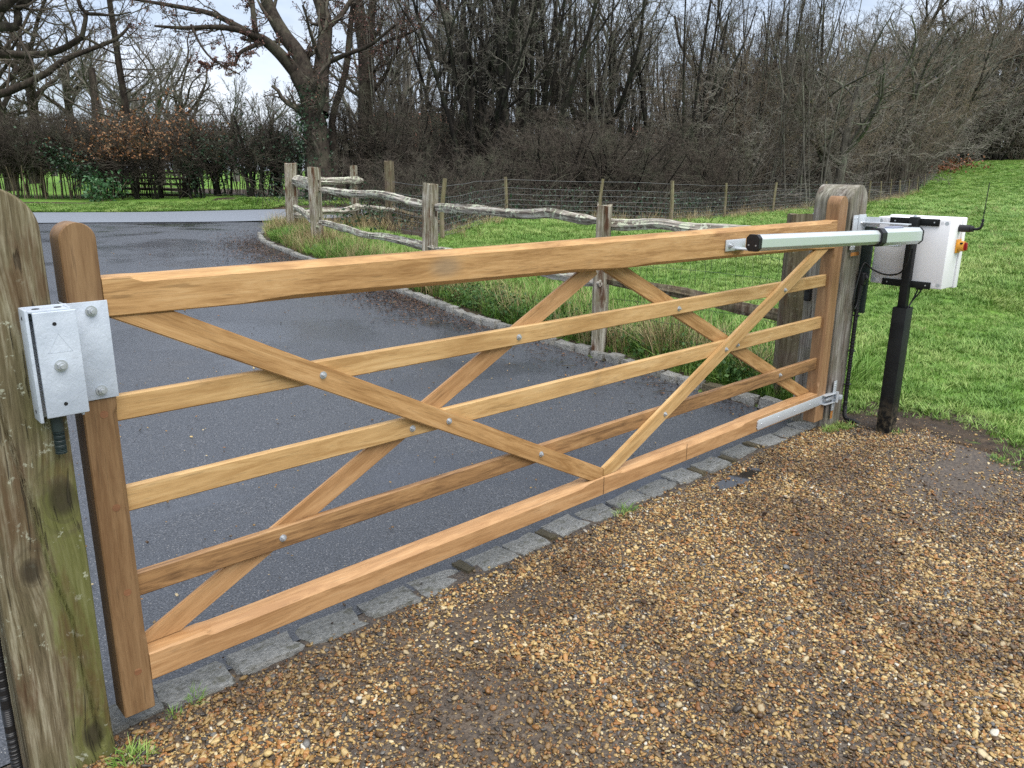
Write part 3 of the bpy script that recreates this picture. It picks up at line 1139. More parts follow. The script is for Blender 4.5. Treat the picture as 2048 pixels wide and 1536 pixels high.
# ------------------------------------------------------------------ gate posts
def post_mesh(name, w, d, h, mat, ns=26, nz=150, amp=.004, seed=0, rnd=.012, arch=True, crack=None, top_amp=0.0, lean=(0, 0)):
    """post with its base at the origin, front face towards -y; arch: semicircular top across the width"""
    zsp = h - w / 2 if arch else h
    zz = list(np.linspace(-.25, zsp, nz))
    if arch:
        zz += [zsp + w / 2 * math.sin(a) for a in np.linspace(0, R(87), 26)[1:]]
    else:
        zz += [h + .001]
    zz = np.array(zz)
    u = np.linspace(-.5, .5, ns, endpoint=False)
    per = []
    for k, (ax, ay, nx, ny) in enumerate(((1, 0, 0, -1), (0, 1, 1, 0), (-1, 0, 0, 1), (0, -1, -1, 0))):
        for t in u:
            per.append((ax * t + nx * .5, ay * t + ny * .5))
    per = np.array(per)
    V = []
    for z in zz:
        hw = w / 2
        if arch and z > zsp:
            hw = math.sqrt(max((w / 2) ** 2 - (z - zsp) ** 2, 1e-6))
        x = per[:, 0] * 2 * hw
        y = per[:, 1] * d
        # rounded corners
        cx = np.maximum(np.abs(x) - (hw - rnd), 0) if hw > rnd else np.zeros_like(x)
        cy = np.maximum(np.abs(y) - (d / 2 - rnd), 0)
        l = np.hypot(cx, cy)
        f = np.where((cx > 0) & (cy > 0) & (l > rnd), rnd / np.maximum(l, 1e-9), 1)
        x = np.where(f < 1, np.sign(x) * (hw - rnd + cx * f), x)
        y = np.where(f < 1, np.sign(y) * (d / 2 - rnd + cy * f), y)
        V.append(np.stack([x, y, np.full_like(x, z)], -1))
    V = np.array(V)
    P = V.reshape(-1, 3)
    nrm = P.copy()
    nrm[:, 2] = 0
    # outward direction from dominant side
    sx, sy = np.abs(P[:, 0]) / (w / 2), np.abs(P[:, 1]) / (d / 2)
    N = np.where((sy >= sx)[:, None], np.stack([P[:, 0] * 0, np.sign(P[:, 1]), P[:, 0] * 0], -1), np.stack([np.sign(P[:, 0]), P[:, 0] * 0, P[:, 0] * 0], -1))
    g = vnoise(np.stack([P[:, 0] * 55, P[:, 1] * 55, P[:, 2] * 2.2], -1), seed, 2)
    b = vnoise(np.stack([P[:, 0] * 9, P[:, 1] * 9, P[:, 2] * 3], -1), seed + 3, 2)
    disp = amp * (.6 * g + .9 * b)
    if crack is not None:
        cxz = np.array(crack)
        xc = np.interp(P[:, 2], cxz[:, 1], cxz[:, 0])
        dd = np.abs(P[:, 0] - xc)
        m = (P[:, 1] < 0) & (sy >= sx) & (P[:, 2] > cxz[0, 1]) & (P[:, 2] < cxz[-1, 1])
        disp = disp - np.where(m, .012 * np.exp(-(dd / .0045) ** 2), 0)
    P = P + N * disp[:, None]
    if top_amp:
        t = P[:, 2] > h - .002
        P[:, 2] += np.where(t, top_amp * vnoise(P * np.array([14, 14, 0]), seed + 5, 2), 0)
    P[:, 0] += lean[0] * P[:, 2]
    P[:, 1] += lean[1] * P[:, 2]
    k = len(per)
    n = len(zz)
    I = np.arange(n * k).reshape(n, k)
    F = np.stack([I[:-1], np.roll(I[:-1], -1, 1), np.roll(I[1:], -1, 1), I[1:]], -1).reshape(-1, 4)
    me = mesh(name, P, list(map(tuple, F)) + [tuple(I[-1])], mat)
    return smooth(me, 50)


LP = tag(empty('gate_post', (-.235, .07, 0)), 'tall round-topped weathered gate post streaked with green algae beside the lock', 'gate post')
link('post_timber', post_mesh('post_timber', .212, .20, 1.592, M_POSTL, 44, 170, .0045, 1,
                              crack=[(.075, .02), (.055, .25), (.045, .45), (.012, .62), (-.005, .8), (-.03, 1.0), (-.04, 1.2), (-.048, 1.42), (-.05, 1.5)]), LP)
RP = tag(empty('gate_post', (4.463, .1175, 0)), 'round-topped grey oak gate post the gate hangs from', 'gate post')
link('post_timber', post_mesh('post_timber', .226, .25, 1.578, M_POSTR, 30, 130, .0035, 6), RP)


def wpart(name, me, root):
    """me is in world coordinates; hang it on root"""
    me.transform(Matrix.Translation(-root.location))
    return link(name, me, root)


def hinge_plate():
    bm = bmesh.new()
    add_box(bm, (4.386, -.0255, .218), (.036, .006, .205), .001)
    add_cyl(bm, (4.385, -.048, .178), (4.385, -.048, .250), .010, n=14)
    add_box(bm, (4.42, -.045, .2065), (.03, .04, .03), .002)
    o = wpart('hinge_plate', from_bm('hinge_plate', bm, M_GALV, 40), RP)
    for z in (.30, .285, .15, .135):
        wpart('screw', cyl_mesh('screw', (4.386, -.028, z), (4.386, -.031, z), .0055, M_BOLT, .004, 10), RP)
    wpart('rust_stain', box_mesh('rust_stain', (4.385, -.0245, .085), (.03, .0014, .055), 0, M_RUST), RP)
    wpart('rust_stain', box_mesh('rust_stain', (4.44, -.0245, 1.150), (.12, .0014, .022), 0, M_RUST), RP)
    # opener bracket
    bm = bmesh.new()
    add_box(bm, (4.385, -.0265, 1.287), (.062, .007, .215), .001)
    add_box(bm, (4.47, -.030, 1.320), (.10, .010, .155), .002)
    add_box(bm, (4.515, -.075, 1.352), (.008, .10, .06), .001)
    add_box(bm, (4.50, -.17, 1.348), (.07, .28, .007), .001)
    add_box(bm, (4.49, -.15, 1.215), (.10, .24, .007), .001)
    wpart('opener_bracket', from_bm('opener_bracket', bm, M_GALV, 40), RP)
    for x in (4.452, 4.492):
        wpart('bolt', cyl_mesh('bolt', (x, -.035, 1.345), (x, -.045, 1.345), .0095, M_BOLT, .006, 16), RP)
    for x, z in ((4.366, 1.375), (4.402, 1.375), (4.366, 1.20), (4.402, 1.20)):
        wpart('screw', cyl_mesh('screw', (x, -.030, z), (x, -.033, z), .005, M_BOLT, .004, 10), RP)


hinge_plate()


# ------------------------------------------------------------------ lock on the left post
def build_lock():
    root = tag(empty('gate_lock', (-.16, -.03, 1.16)), 'silver-painted electric gate lock bolted to the algae-stained left post', 'lock')
    bm = bmesh.new()
    y0 = -.038
    add_box(bm, (-.200, -.066, 1.168), (.008, .060, .280), .002)
    add_box(bm, (-.150, y0, 1.168), (.105, .008, .280), .002)
    add_box(bm, (-.105, -.062, 1.168), (.006, .05, .278), .002)
    add_box(bm, (-.152, -.064, 1.301), (.10, .05, .006), .002)
    wpart('bracket', from_bm('bracket', bm, M_LOCK, 40), root)
    for x, z in ((-.172, 1.3045), (-.124, 1.3045)):
        wpart('hole', cyl_mesh('hole', (x, -.061, z - .002), (x, -.061, z + .0004), .0085, M_HOLE), root)
    for z in (1.285, 1.052):
        wpart('hole', cyl_mesh('hole', (-.2045, -.064, z), (-.200, -.064, z), .005, M_HOLE, n=12), root)
    bm = bmesh.new()
    add_box(bm, (-.1395, -.0895, 1.168), (.096, .0065, .264), .0026, None, 3)
    # raised triangle outline on the cover
    tri = [(-.138, 1.245), (-.165, 1.199), (-.111, 1.199)]
    for i in range(3):
        a, b = tri[i], tri[(i + 1) % 3]
        L = math.hypot(b[0] - a[0], b[1] - a[1])
        add_box(bm, ((a[0] + b[0]) / 2, -.0927, (a[1] + b[1]) / 2), (L, .0009, .0014), 0, (0, -math.atan2(b[1] - a[1], b[0] - a[0]), 0))
    wpart('cover', from_bm('cover', bm, M_LOCK, 40), root)
    for z in (1.269, 1.067):
        wpart('hole', cyl_mesh('hole', (-.143, -.0930, z), (-.143, -.0885, z), .0048, M_HOLE, n=14), root)
    o = link('nut', BOLT, root, (.018, -.063, .005))
    o.scale = (1.2, 1.5, 1.2)
    V = []
    zz = np.linspace(1.03, .93, 80)
    rr = .0125 + np.where(zz < .99, .0018 * np.sin((zz - .93) * 2 * np.pi / .0042), .002)
    P = np.stack([-.160 + 0 * zz, -.052 + 0 * zz, zz], -1)
    Vt, F = tubes(P[None], rr[None], 16)
    wpart('conduit', mesh('conduit', Vt, list(map(tuple, F)) + [tuple(range(79 * 16, 80 * 16))], M_DKGREEN, 50), root)


build_lock()


def corrugated(name, pts, r, mat, n=360, pitch=.006, k=12):
    p = spline(pts, n)
    s = np.concatenate([[0], np.cumsum(np.linalg.norm(np.diff(p, axis=0), axis=1))])
    rr = r * (1 + .10 * np.sin(s * 2 * np.pi / pitch))
    V, F = tubes(p[None], rr[None], k)
    return mesh(name, V, list(map(tuple, F)), mat, 60)


def conduit_left():
    root = tag(empty('conduit', (-.368, .03, 0)), 'black corrugated conduit rising along the left side of the algae-stained post', 'conduit')
    wpart('hose', corrugated('hose', [(-.366, .0, -.02), (-.366, .004, .2), (-.362, .012, .5), (-.360, .02, .8), (-.360, .03, 1.0)], .0125, M_CABLE), root)


conduit_left()


# ------------------------------------------------------------------ opener arm
def prism(name, A, B, w, h, c, mat, extra=0):
    A, B = Vector(A), Vector(B)
    d = (B - A).normalized()
    side = d.cross(Vector((0, 0, 1))).normalized()
    up = side.cross(d)
    prof = [(-w / 2 + c, -h / 2), (w / 2 - c, -h / 2), (w / 2, -h / 2 + c), (w / 2, h / 2 - c), (w / 2 - c, h / 2), (-w / 2 + c, h / 2), (-w / 2, h / 2 - c), (-w / 2, -h / 2 + c)]
    bm = bmesh.new()
    ra = [bm.verts.new(A + side * a + up * b) for a, b in prof]
    rb = [bm.verts.new(B + side * a + up * b) for a, b in prof]
    bm.faces.new(ra)
    bm.faces.new(rb[::-1])
    for i in range(8):
        bm.faces.new((ra[i], ra[(i + 1) % 8], rb[(i + 1) % 8], rb[i]))
    bmesh.ops.recalc_face_normals(bm, faces=bm.faces[:])
    bmesh.ops.bevel(bm, geom=bm.edges[:], offset=.0012, segments=2, affect='EDGES')
    return from_bm(name, bm, mat, 35)


def build_opener():
    A = Vector((2.985, -.135, 1.303))
    E = Vector((4.535, -.345, 1.284))
    root = tag(empty('gate_opener', tuple((A + E) / 2)), 'long silver gate opener arm mounted across the hinge end of the gate', 'gate opener')
    d = E - A
    L = d.length
    at_ = lambda s: A + d * (s / L)
    xc = 1.11
    wpart('tube', prism('tube', at_(.025), at_(xc), .074, .080, .019, M_ALU), root)
    wpart('end_cap', prism('end_cap', at_(0), at_(.027), .078, .084, .017, M_BLACK), root)
    wpart('collar', prism('collar', at_(xc - .005), at_(xc + .045), .098, .104, .024, M_BLACK), root)
    wpart('motor_housing', prism('motor_housing', at_(xc + .04), at_(L - .012), .092, .098, .021, M_ALU), root)
    wpart('end_cap', prism('end_cap', at_(L - .014), at_(L), .096, .102, .021, M_BLACK), root)
    dn = d.normalized()
    side = dn.cross(Vector((0, 0, 1))).normalized()
    for k in (-.022, .022):
        p = at_(0) + side * k + Vector((0, 0, -.012))
        wpart('screw', cyl_mesh('screw', p, p - dn * .0018, .0045, M_BOLT, .004, 12), root)
    p = at_(.05) - Vector((0, 0, .044))
    wpart('piston_rod', cyl_mesh('piston_rod', (3.07, -.070, 1.268), (3.07, -.10, 1.268), .012, M_ZINC, n=14), root)
    wpart('pivot', cyl_mesh('pivot', (3.06, -.095, 1.256), (3.06, -.095, 1.30), .015, M_ZINC, n=14), root)
    # release cover on top
    c = at_(1.30)
    bm = bmesh.new()
    add_box(bm, (c.x, c.y, c.z + .0515), (.13, .05, .012), .005, (0, 0, math.atan2(d.y, d.x)))
    wpart('release_cover', from_bm('release_cover', bm, plastic('grey_cap', (.22, .24, .32), .4), 40), root)
    e = at_(L - .045)
    wpart('cable_gland', cyl_mesh('cable_gland', (e.x, e.y, e.z - .046), (e.x, e.y, e.z - .078), .014, M_BLACK, n=12), root)
    t = tag(empty('cable', (4.56, -.10, 1.0)), 'black cable looping from the opener arm down to the post socket', 'cable')
    wpart('flex', tube_mesh('flex', [(e.x, e.y, e.z - .07), (e.x + .01, e.y + .01, 1.14), (4.55, -.28, 1.05), (4.60, -.18, 1.02), (4.585, -.095, 1.045),
                                     (4.56, -.055, 1.085), (4.545, -.045, 1.085)], .0055, M_CABLE, 60), t)
    wpart('flex', tube_mesh('flex', [(4.548, -.045, 1.085), (4.515, -.045, 1.05), (4.475, -.045, .95), (4.455, -.045, .86), (4.465, -.045, .81), (4.495, -.045, .795),
                                     (4.52, -.045, .83), (4.53, -.045, .90)], .0055, M_CABLE, 60), t)


build_opener()


def build_socket():
    root = tag(empty('junction_box', (4.55, -.04, .95)), 'black plug and socket on the right side of the grey oak post', 'junction box')
    bm = bmesh.new()
    add_box(bm, (4.548, -.045, .985), (.045, .045, .085), .010, None, 3)
    add_cyl(bm, (4.543, -.045, .95), (4.537, -.045, .865), .017, .013, 14)
    add_cyl(bm, (4.560, -.045, 1.02), (4.560, -.075, .985), .016, .015, 14)
    wpart('socket', from_bm('socket', bm, M_BLACK, 40), root)
    for z in (.93, .905, .88):
        wpart('grip_ring', cyl_mesh('grip_ring', (4.541, -.045, z), (4.541, -.045, z + .008), .0165, M_BLACK, n=14), root)
    root = tag(empty('conduit', (4.552, -.035, 0)), 'black corrugated conduit running down the right edge of the grey oak post', 'conduit')
    wpart('hose', corrugated('hose', [(4.545, -.040, .88), (4.548, -.036, .7), (4.555, -.034, .4), (4.558, -.035, .12), (4.566, -.045, .03), (4.60, -.10, .008), (4.64, -.14, -.03)],
                             .0135, M_CABLE, 400), root)
    for z in (.74, .50, .27):
        wpart('clip', box_mesh('clip', (4.553, -.036, z), (.036, .036, .008), .002, M_BLACK), root)
    root = tag(empty('equipment_case', (4.60, .06, .75)), 'slim dark green case fixed to the right flank of the grey oak post', 'case')
    wpart('body', box_mesh('body', (4.594, -.020, 1.055), (.030, .095, .60), .006, M_DKGREEN), root)
    wpart('cap', box_mesh('cap', (4.594, -.020, 1.362), (.042, .115, .012), .003, M_GALV), root)
    root = tag(empty('photocell', (4.332, .21, .86)), 'small black photocell on the drive side of the grey oak post', 'sensor')
    bm = bmesh.new()
    add_box(bm, (4.333, .205, .89), (.035, .045, .12), .010, None, 3)
    wpart('body', from_bm('body', bm, M_BLACK, 40), root)
    wpart('lens', box_mesh('lens', (4.3145, .205, .91), (.004, .025, .04), .0015, M_HOLE), root)


build_socket()


# ------------------------------------------------------------------ control box on its black post
def build_box():
    t = tag(empty('steel_post', (4.605, -.303, 0)), 'square black steel post carrying the white control box', 'post')
    bm = bmesh.new()
    h = .826
    for cx, cy, sx, sy in ((4.553, -.303, .004, .085), (4.657, -.303, .004, .085), (4.605, -.3435, .1, .004), (4.605, -.2625, .1, .004)):
        add_box(bm, (cx, cy, h / 2 - .1), (sx, sy, h + .2), .0008)
    wpart('post_sleeve', from_bm('post_sleeve', bm, M_BPOST, 40), t)
    wpart('sleeve_floor', box_mesh('sleeve_floor', (4.605, -.303, .70), (.099, .078, .004), 0, M_HOLE), t)
    wpart('pole', box_mesh('pole', (4.612, -.297, 1.03), (.052, .05, .72), .004, M_BPOST), t)
    for z in (1.360, .972):
        wpart('bracket', box_mesh('bracket', (4.6395, -.286, z), (.009, .296, .043), .001, M_BPOST), t)
        for y in (-.405, -.17):
            wpart('screw', cyl_mesh('screw', (4.635, y, z), (4.632, y, z), .005, M_BOLT, .004, 10), t)
    wpart('pole_bolt', cyl_mesh('pole_bolt', (4.612, -.297, 1.39), (4.612, -.297, 1.402), .009, M_BOLT, .006, 8), t)
    b = tag(empty('control_box', (4.75, -.277, .955)), 'white plastic control box with aerial and yellow isolator switch', 'control box')
    wpart('enclosure', box_mesh('enclosure', (4.745, -.277, 1.168), (.200, .440, .426), .007, M_WBOX), b)
    wpart('lid', box_mesh('lid', (4.876, -.277, 1.168), (.058, .456, .440), .006, M_WBOX), b)
    wpart('lid_seal', box_mesh('lid_seal', (4.8465, -.277, 1.168), (.005, .432, .418), .001, M_HOLE), b)
    for y in (-.475, -.079):
        for z in (1.357, .979):
            wpart('screw_recess', cyl_mesh('screw_recess', (4.646, y, z), (4.6444, y, z), .012, M_GALV, n=20), b)
            y2 = y + (.026 if y < -.2 else -.026)
            wpart('screw_recess', cyl_mesh('screw_recess', (4.646, y2, z), (4.6446, y2, z), .010, M_WBOX, n=20), b)
    # yellow isolator with red dial on the -y side
    x, z = 4.815, 1.215
    bm = bmesh.new()
    add_box(bm, (x, -.502, z), (.072, .010, .086), .004)
    add_cyl(bm, (x, -.505, z), (x, -.540, z), .033, .031, 28)
    wpart('isolator_base', from_bm('isolator_base', bm, M_YELLOW, 40), b)
    bm = bmesh.new()
    add_cyl(bm, (x, -.538, z), (x, -.5425, z), .026, .026, 28)
    add_box(bm, (x, -.547, z), (.014, .016, .046), .003)
    wpart('isolator_dial', from_bm('isolator_dial', bm, M_REDP, 40), b)
    wpart('isolator_window', box_mesh('isolator_window', (x - .026, -.528, z + .02), (.018, .014, .010), .001, M_HOLE), b)
    # aerial: horizontal gland, elbow and whip
    xa, za = 4.80, 1.325
    wpart('aerial_gland', cyl_mesh('aerial_gland', (xa, -.497, za), (xa, -.560, za), .022, M_BLACK, n=20), b)
    wpart('aerial_collar', cyl_mesh('aerial_collar', (xa, -.557, za), (xa, -.578, za), .019, M_BLACK, n=20), b)
    wpart('aerial', tube_mesh('aerial', [(xa, -.575, za), (xa, -.600, za + .001), (xa, -.617, za + .012), (xa, -.622, za + .035), (xa, -.622, za + .062)], .0085, M_BLACK, 20, 10), b)
    wpart('aerial_whip', tube_mesh('aerial_whip', [(xa, -.622, za + .06), (xa - .003, -.624, za + .16), (xa - .006, -.626, za + .275)], .0028, M_BLACK, 6, 8), b)
    # cable entry glands and leads into the post
    for y, x1 in ((-.345, 4.63), (-.365, 4.645)):
        wpart('cable_lead', tube_mesh('cable_lead', [(4.69, y, .955), (4.685, y, .925), (4.665, -.33, .86), (x1, -.318, .80), (x1, -.31, .72)], .005, M_CABLE, 20), b)
        wpart('cable_gland', cyl_mesh('cable_gland', (4.69, y, .955), (4.69, y, .935), .011, M_BLACK, n=12), b)


build_box()

# ------------------------------------------------------------------ post and rail fence beside the drive
def depth_of(p):
    return float(np.dot(np.asarray(p) - CAM, CF))


RAILPOSTS = {   # x, y, height, width, depth, turn, mortise heights, lean
    'near': (4.69, 2.29, 1.32, .165, .12, .55, (.72, 1.06), (0, .0)),
    'mid': (5.36, 5.68, 1.30, .165, .15, .45, (.28, .98), (.055, .0)),
    'tall': (6.50, 10.45, 1.34, .25, .13, .55, (.42, 1.05), (.0, .0)),
    'end': (7.26, 12.81, 1.38, .19, .22, .9, (.55, 1.12), (.07, -.02)),
    'back': (9.02, 13.20, 1.30, .15, .13, .6, (.5, 1.05), (.0, .0)),
    'brown': (9.34, 12.30, 1.40, .20, .16, .6, (.6,), (.0, .0)),
}


def build_rail_fence():
    root = tag(empty('post_and_rail_fence', (4.69, 2.29, 0)), 'weathered cleft post-and-rail fence covered in pale lichen along the kerb', 'fence')
    for k, (x, y, h, w, d, tz, mort, lean) in RAILPOSTS.items():
        me = post_mesh('post', w, d, h, M_CLEFTD if k == 'brown' else M_CLEFT, 12, 40, .010, len(k) * 7 + int(x * 3), .015, False, None, .03, lean)
        bm = bmesh.new()
        for z in mort:
            add_box(bm, (lean[0] * z + .012, lean[1] * z, z), (.055, .6, .15))
        cut = bpy.data.objects.new('cut', from_bm('cut', bm))
        tmp = bpy.data.objects.new('tmp', me)
        COL.objects.link(tmp)
        COL.objects.link(cut)
        md = tmp.modifiers.new('b', 'BOOLEAN')
        md.operation = 'DIFFERENCE'
        md.object = cut
        md.solver = 'EXACT'
        dg = bpy.context.evaluated_depsgraph_get()
        me2 = bpy.data.meshes.new_from_object(tmp.evaluated_get(dg))
        bpy.data.objects.remove(tmp)
        bpy.data.objects.remove(cut)
        me2.name = 'post'
        link('post', me2, root, (x - 4.69, y - 2.29, ghs(x, y) - .02), (0, 0, tz - math.pi / 2 * 0))
    dp = {k: depth_of((v[0], v[1], ghs(v[0], v[1]) + .8)) for k, v in RAILPOSTS.items()}

    def rail(a, b, r, seed, mids=(), flat=.7, mat=None):
        A, B = at(*a), at(*b)
        L = np.linalg.norm(B - A)
        u = (B - A) / L
        r *= .86
        A2, B2 = A - u * .05, B + u * .05
        L += .1
        n, k = 52, 22
        t = np.linspace(0, 1, n)
        x = t * L
        zc = np.zeros(n)
        for tm, dz, wd in mids:
            zc += dz * np.exp(-((t - tm) / wd) ** 2)
        zc += .012 * vnoise(np.stack([t * 5, t * 0 + seed, t * 0], -1), seed, 2)
        yc = .02 * vnoise(np.stack([t * 4, t * 0 + seed * 2, t * 0], -1), seed + 4, 2)
        rr = r * (1 + .15 * vnoise(np.stack([t * 7, t * 0, t * 0 + seed], -1), seed + 2, 3)) * (.5 + .5 * ss(np.minimum(t, 1 - t), 0, .07))
        ang = np.arange(k) / k * 2 * np.pi
        V = []
        for i in range(n):
            q = np.stack([np.full(k, x[i]), yc[i] + rr[i] * flat * np.cos(ang), zc[i] + rr[i] * np.sin(ang)], -1)
            V.append(q)
        V = np.array(V).reshape(-1, 3)
        dn = None
        c = np.repeat(np.stack([x, yc, zc], -1), k, 0)
        out = V - c
        out /= np.linalg.norm(out, axis=1, keepdims=True)
        a3 = np.tile(ang, n)
        xs3 = np.repeat(x, k)
        dn = r * (.34 * vnoise(np.stack([xs3 * .9, np.cos(a3) * 2.6, np.sin(a3) * 2.6 + seed], -1), seed + 9, 2)
                  + .16 * vnoise(np.stack([xs3 * 3, np.cos(a3) * 7, np.sin(a3) * 7 + seed], -1), seed + 3, 2)
                  + .10 * vnoise(np.stack([xs3 * 22, np.cos(a3) * 3, np.sin(a3) * 3], -1), seed + 5, 2))
        V = V + out * dn[:, None]
        I = np.arange(n * k).reshape(n, k)
        F = np.stack([I[:-1], I[1:], np.roll(I[1:], -1, 1), np.roll(I[:-1], -1, 1)], -1).reshape(-1, 4)
        me = mesh('rail', V, list(map(tuple, F)) + [tuple(I[0]), tuple(I[-1][::-1])], mat or M_RAIL)
        smooth(me, 28)
        o = link('rail', me, root)
        rx = Vector(u)
        ry = Vector((0, 0, 1)).cross(rx).normalized()
        rz = rx.cross(ry)
        M = Matrix((rx, ry, rz)).transposed().to_4x4()
        M.translation = Vector(A2) - root.location
        o.matrix_local = M
    n_, m_, t_, e_, b_, w_ = (dp[k] for k in ('near', 'mid', 'tall', 'end', 'back', 'brown'))
    p5d = depth_of((4.74, .52, .6))
    rail((1192, 441, n_), (866, 414, m_), .056, 1, ((.22, .035, .09), (.6, .012, .15)))
    rail((1196, 566, n_), (868, 498, m_), .055, 2)
    rail((856, 411, m_), (640, 379, t_), .060, 3, ((.35, .05, .2),))
    rail((862, 496, m_), (640, 444, t_), .062, 4, ((.5, -.03, .15),))
    rail((634, 371, t_), (588, 361, e_), .125, 5)
    rail((634, 452, t_), (588, 415, e_), .075, 6, ((.5, .06, .3),))
    rail((590, 362, e_), (722, 361, b_), .085, 7)
    rail((592, 430, e_), (722, 413, b_), .085, 8, ((.7, -.06, .15),))
    rail((712, 414, b_), (785, 420, w_), .06, 9, mat=M_RAIL)
    rail((786, 418, w_), (884, 447, 17.4), .055, 10, mat=M_CLEFTD)
    rail((1206, 447, n_), (1585, 470, p5d), .058, 11, ((.35, .02, .12),))
    rail((1206, 556, n_), (1600, 642, p5d), .05, 12, ((.5, .02, .2),), .5, M_CLEFTD)
    # post where the fence ends behind the gate post
    p5 = (4.735, .52)
    link('post', post_mesh('post', .155, .11, 1.345, M_CLEFTD, 12, 40, .007, 77, .014, False, None, .015), root, (p5[0] - 4.69, p5[1] - 2.29, .02), (0, 0, -.75))
    wpart('keypad', box_mesh('keypad', (4.845, .43, 1.20), (.035, .10, .30), .006, M_BLACK, (0, 0, -.75)), root)
    wpart('keypad_hood', box_mesh('keypad_hood', (4.84, .43, 1.362), (.06, .13, .02), .004, M_GALV, (0, 0, -.75)), root)
    # green netting stapled to the field side
    W = []
    A, B = np.array([4.80, 2.25]), np.array([4.86, .50])
    T = np.linspace(0, 1, 26)
    for j, h in enumerate([.03, .16, .30, .45, .60, .76, .93]):
        q = A[None] * (1 - T)[:, None] + B[None] * T[:, None]
        z = gh(q[:, 0], q[:, 1]) + h + .012 * vnoise(np.stack([T * 9, T * 0 + j, T * 0], -1), 5, 2)
        W.append(np.column_stack([q + .008 * rng.standard_normal(q.shape), z]))
    W = np.array(W)
    parts = [tubes(W, np.full(W.shape[:2], .0016), 4)]
    V2 = []
    for i in range(1, 26):
        col = W[:, min(i, 25)].copy()
        V2.append(col)
    V2 = np.array(V2)
    parts.append(tubes(V2, np.full(V2.shape[:2], .0014), 4))
    V, F = join(parts)
    o = wpart('wire_netting', quads('wire_netting', V, F, M_GWIRE), root)
    o['kind'] = 'stuff'


build_rail_fence()


def build_stock_fence():
    root = tag(empty('stock_fence', (8.6, 11.0, 0)), 'grey wire stock fence on wooden stakes in front of the wood', 'fence')
    pts = []
    for i, (px, d) in enumerate(STOCK):
        x, y, z = place(px, d)
        pts.append((x, y, z))
        if i == 0:
            continue
        h = 1.07 + rng.uniform(-.05, .07)
        r = rng.uniform(.045, .06)
        me = tube_mesh('stake', [(0, 0, -.2), (rng.uniform(-.02, .02), 0, .5), (rng.uniform(-.07, .07), rng.uniform(-.03, .03), h)], [r, r * .95, r * .85], M_STAKE, 8, 9)
        link('stake', me, root, (x - root.location.x, y - root.location.y, z))
    pts = np.array(pts)
    s = np.concatenate([[0], np.cumsum(np.linalg.norm(np.diff(pts[:, :2], axis=0), axis=1))])
    # extra stakes where the gap is wide
    S = np.concatenate([np.arange(0, 48, .16), np.arange(48, s[-1], .45)])
    q = np.stack([np.interp(S, s, pts[:, i]) for i in (0, 1)], -1)
    zg = gh(q[:, 0], q[:, 1])
    hs = [.05, .15, .26, .37, .49, .62, .77, .98]
    W = np.stack([np.column_stack([q, zg + h + .010 * vnoise(np.stack([S * .7, S * 0 + j, S * 0], -1), 3, 2)]) for j, h in enumerate(hs)])
    par = [tubes(W, np.full(W.shape[:2], .0034), 3)]
    C = W[:7].transpose(1, 0, 2)
    par.append(tubes(C, np.full(C.shape[:2], .0028), 3))
    V, F = join(par)
    o = wpart('wire_netting', quads('wire_netting', V, F, M_WIRE), root)
    o['kind'] = 'stuff'


build_stock_fence()


# ------------------------------------------------------------------ bare trees
TR = np.random.default_rng(77)


def norm(v):
    return v / (np.linalg.norm(v, axis=-1, keepdims=True) + 1e-12)


def grow(P0, D0, L, R0, S, wob, up, tip=.35):
    N = len(P0)
    pts = np.empty((N, S + 1, 3))
    pts[:, 0] = P0
    d = norm(D0)
    for s in range(S):
        d = norm(d + wob * TR.standard_normal((N, 3)) + np.array([0, 0, up]))
        pts[:, s + 1] = pts[:, s] + d * (L / S)[:, None]
    rad = R0[:, None] * np.linspace(1, tip, S + 1)[None]
    return pts, rad


def spawn(pts, rad, L, n, t0, t1, ang, asd, lf, rf, rmin, tl=.55):
    N, S1, _ = pts.shape
    M = N * n
    par = np.repeat(np.arange(N), n)
    t = (t0 + (t1 - t0) * ((np.tile(np.arange(n), N) + TR.random(M)) / n))
    f = t * (S1 - 1)
    i = np.minimum(f.astype(int), S1 - 2)
    u = (f - i)[:, None]
    P = pts[par, i] * (1 - u) + pts[par, i + 1] * u
    T = norm(pts[par, i + 1] - pts[par, i])
    r = rad[par, i] * (1 - u[:, 0]) + rad[par, i + 1] * u[:, 0]
    rv = TR.standard_normal((M, 3))
    pv = norm(rv - (rv * T).sum(1, keepdims=True) * T)
    a = np.radians(ang + asd * TR.standard_normal(M))
    D = T * np.cos(a)[:, None] + pv * np.sin(a)[:, None]
    Lc = L[par] * lf * (1 - tl * t) * TR.uniform(.6, 1.25, M)
    return P, D, Lc, np.maximum(r * rf, rmin)


def tree_meshes(name, start, levels, tmat, cmat, extra=None, trunk_k=9):
    """start: (pts, rad, L) main stems; levels: dicts. Returns trunk mesh, crown mesh and twig tips."""
    pts, rad, L = start
    trunk = [tubes(pts, rad, trunk_k)]
    crown = []
    cur = (pts, rad, L)
    for li, lv in enumerate(levels):
        P, D, Lc, Rc = spawn(cur[0], cur[1], cur[2], lv['n'], lv.get('t0', .25), lv.get('t1', 1.0), lv['a'], lv.get('as', 12), lv['l'], lv.get('r', .5), lv.get('rm', .004), lv.get('tl', .5))
        if lv.get('L') is not None:
            Lc = lv['L'] * TR.uniform(.6, 1.2, len(P))
        p, r = grow(P, D, Lc, Rc, lv['S'], lv.get('w', .2), lv.get('u', .04), lv.get('tip', .4))
        (trunk if lv.get('trunk') else crown).append(tubes(p, r, lv.get('k', 3)))
        cur = (p, r, Lc)
    tm = quads('trunk', *join(trunk), tmat)
    cm = quads('crown', *join(crown), cmat) if crown else None
    return tm, cm, cur


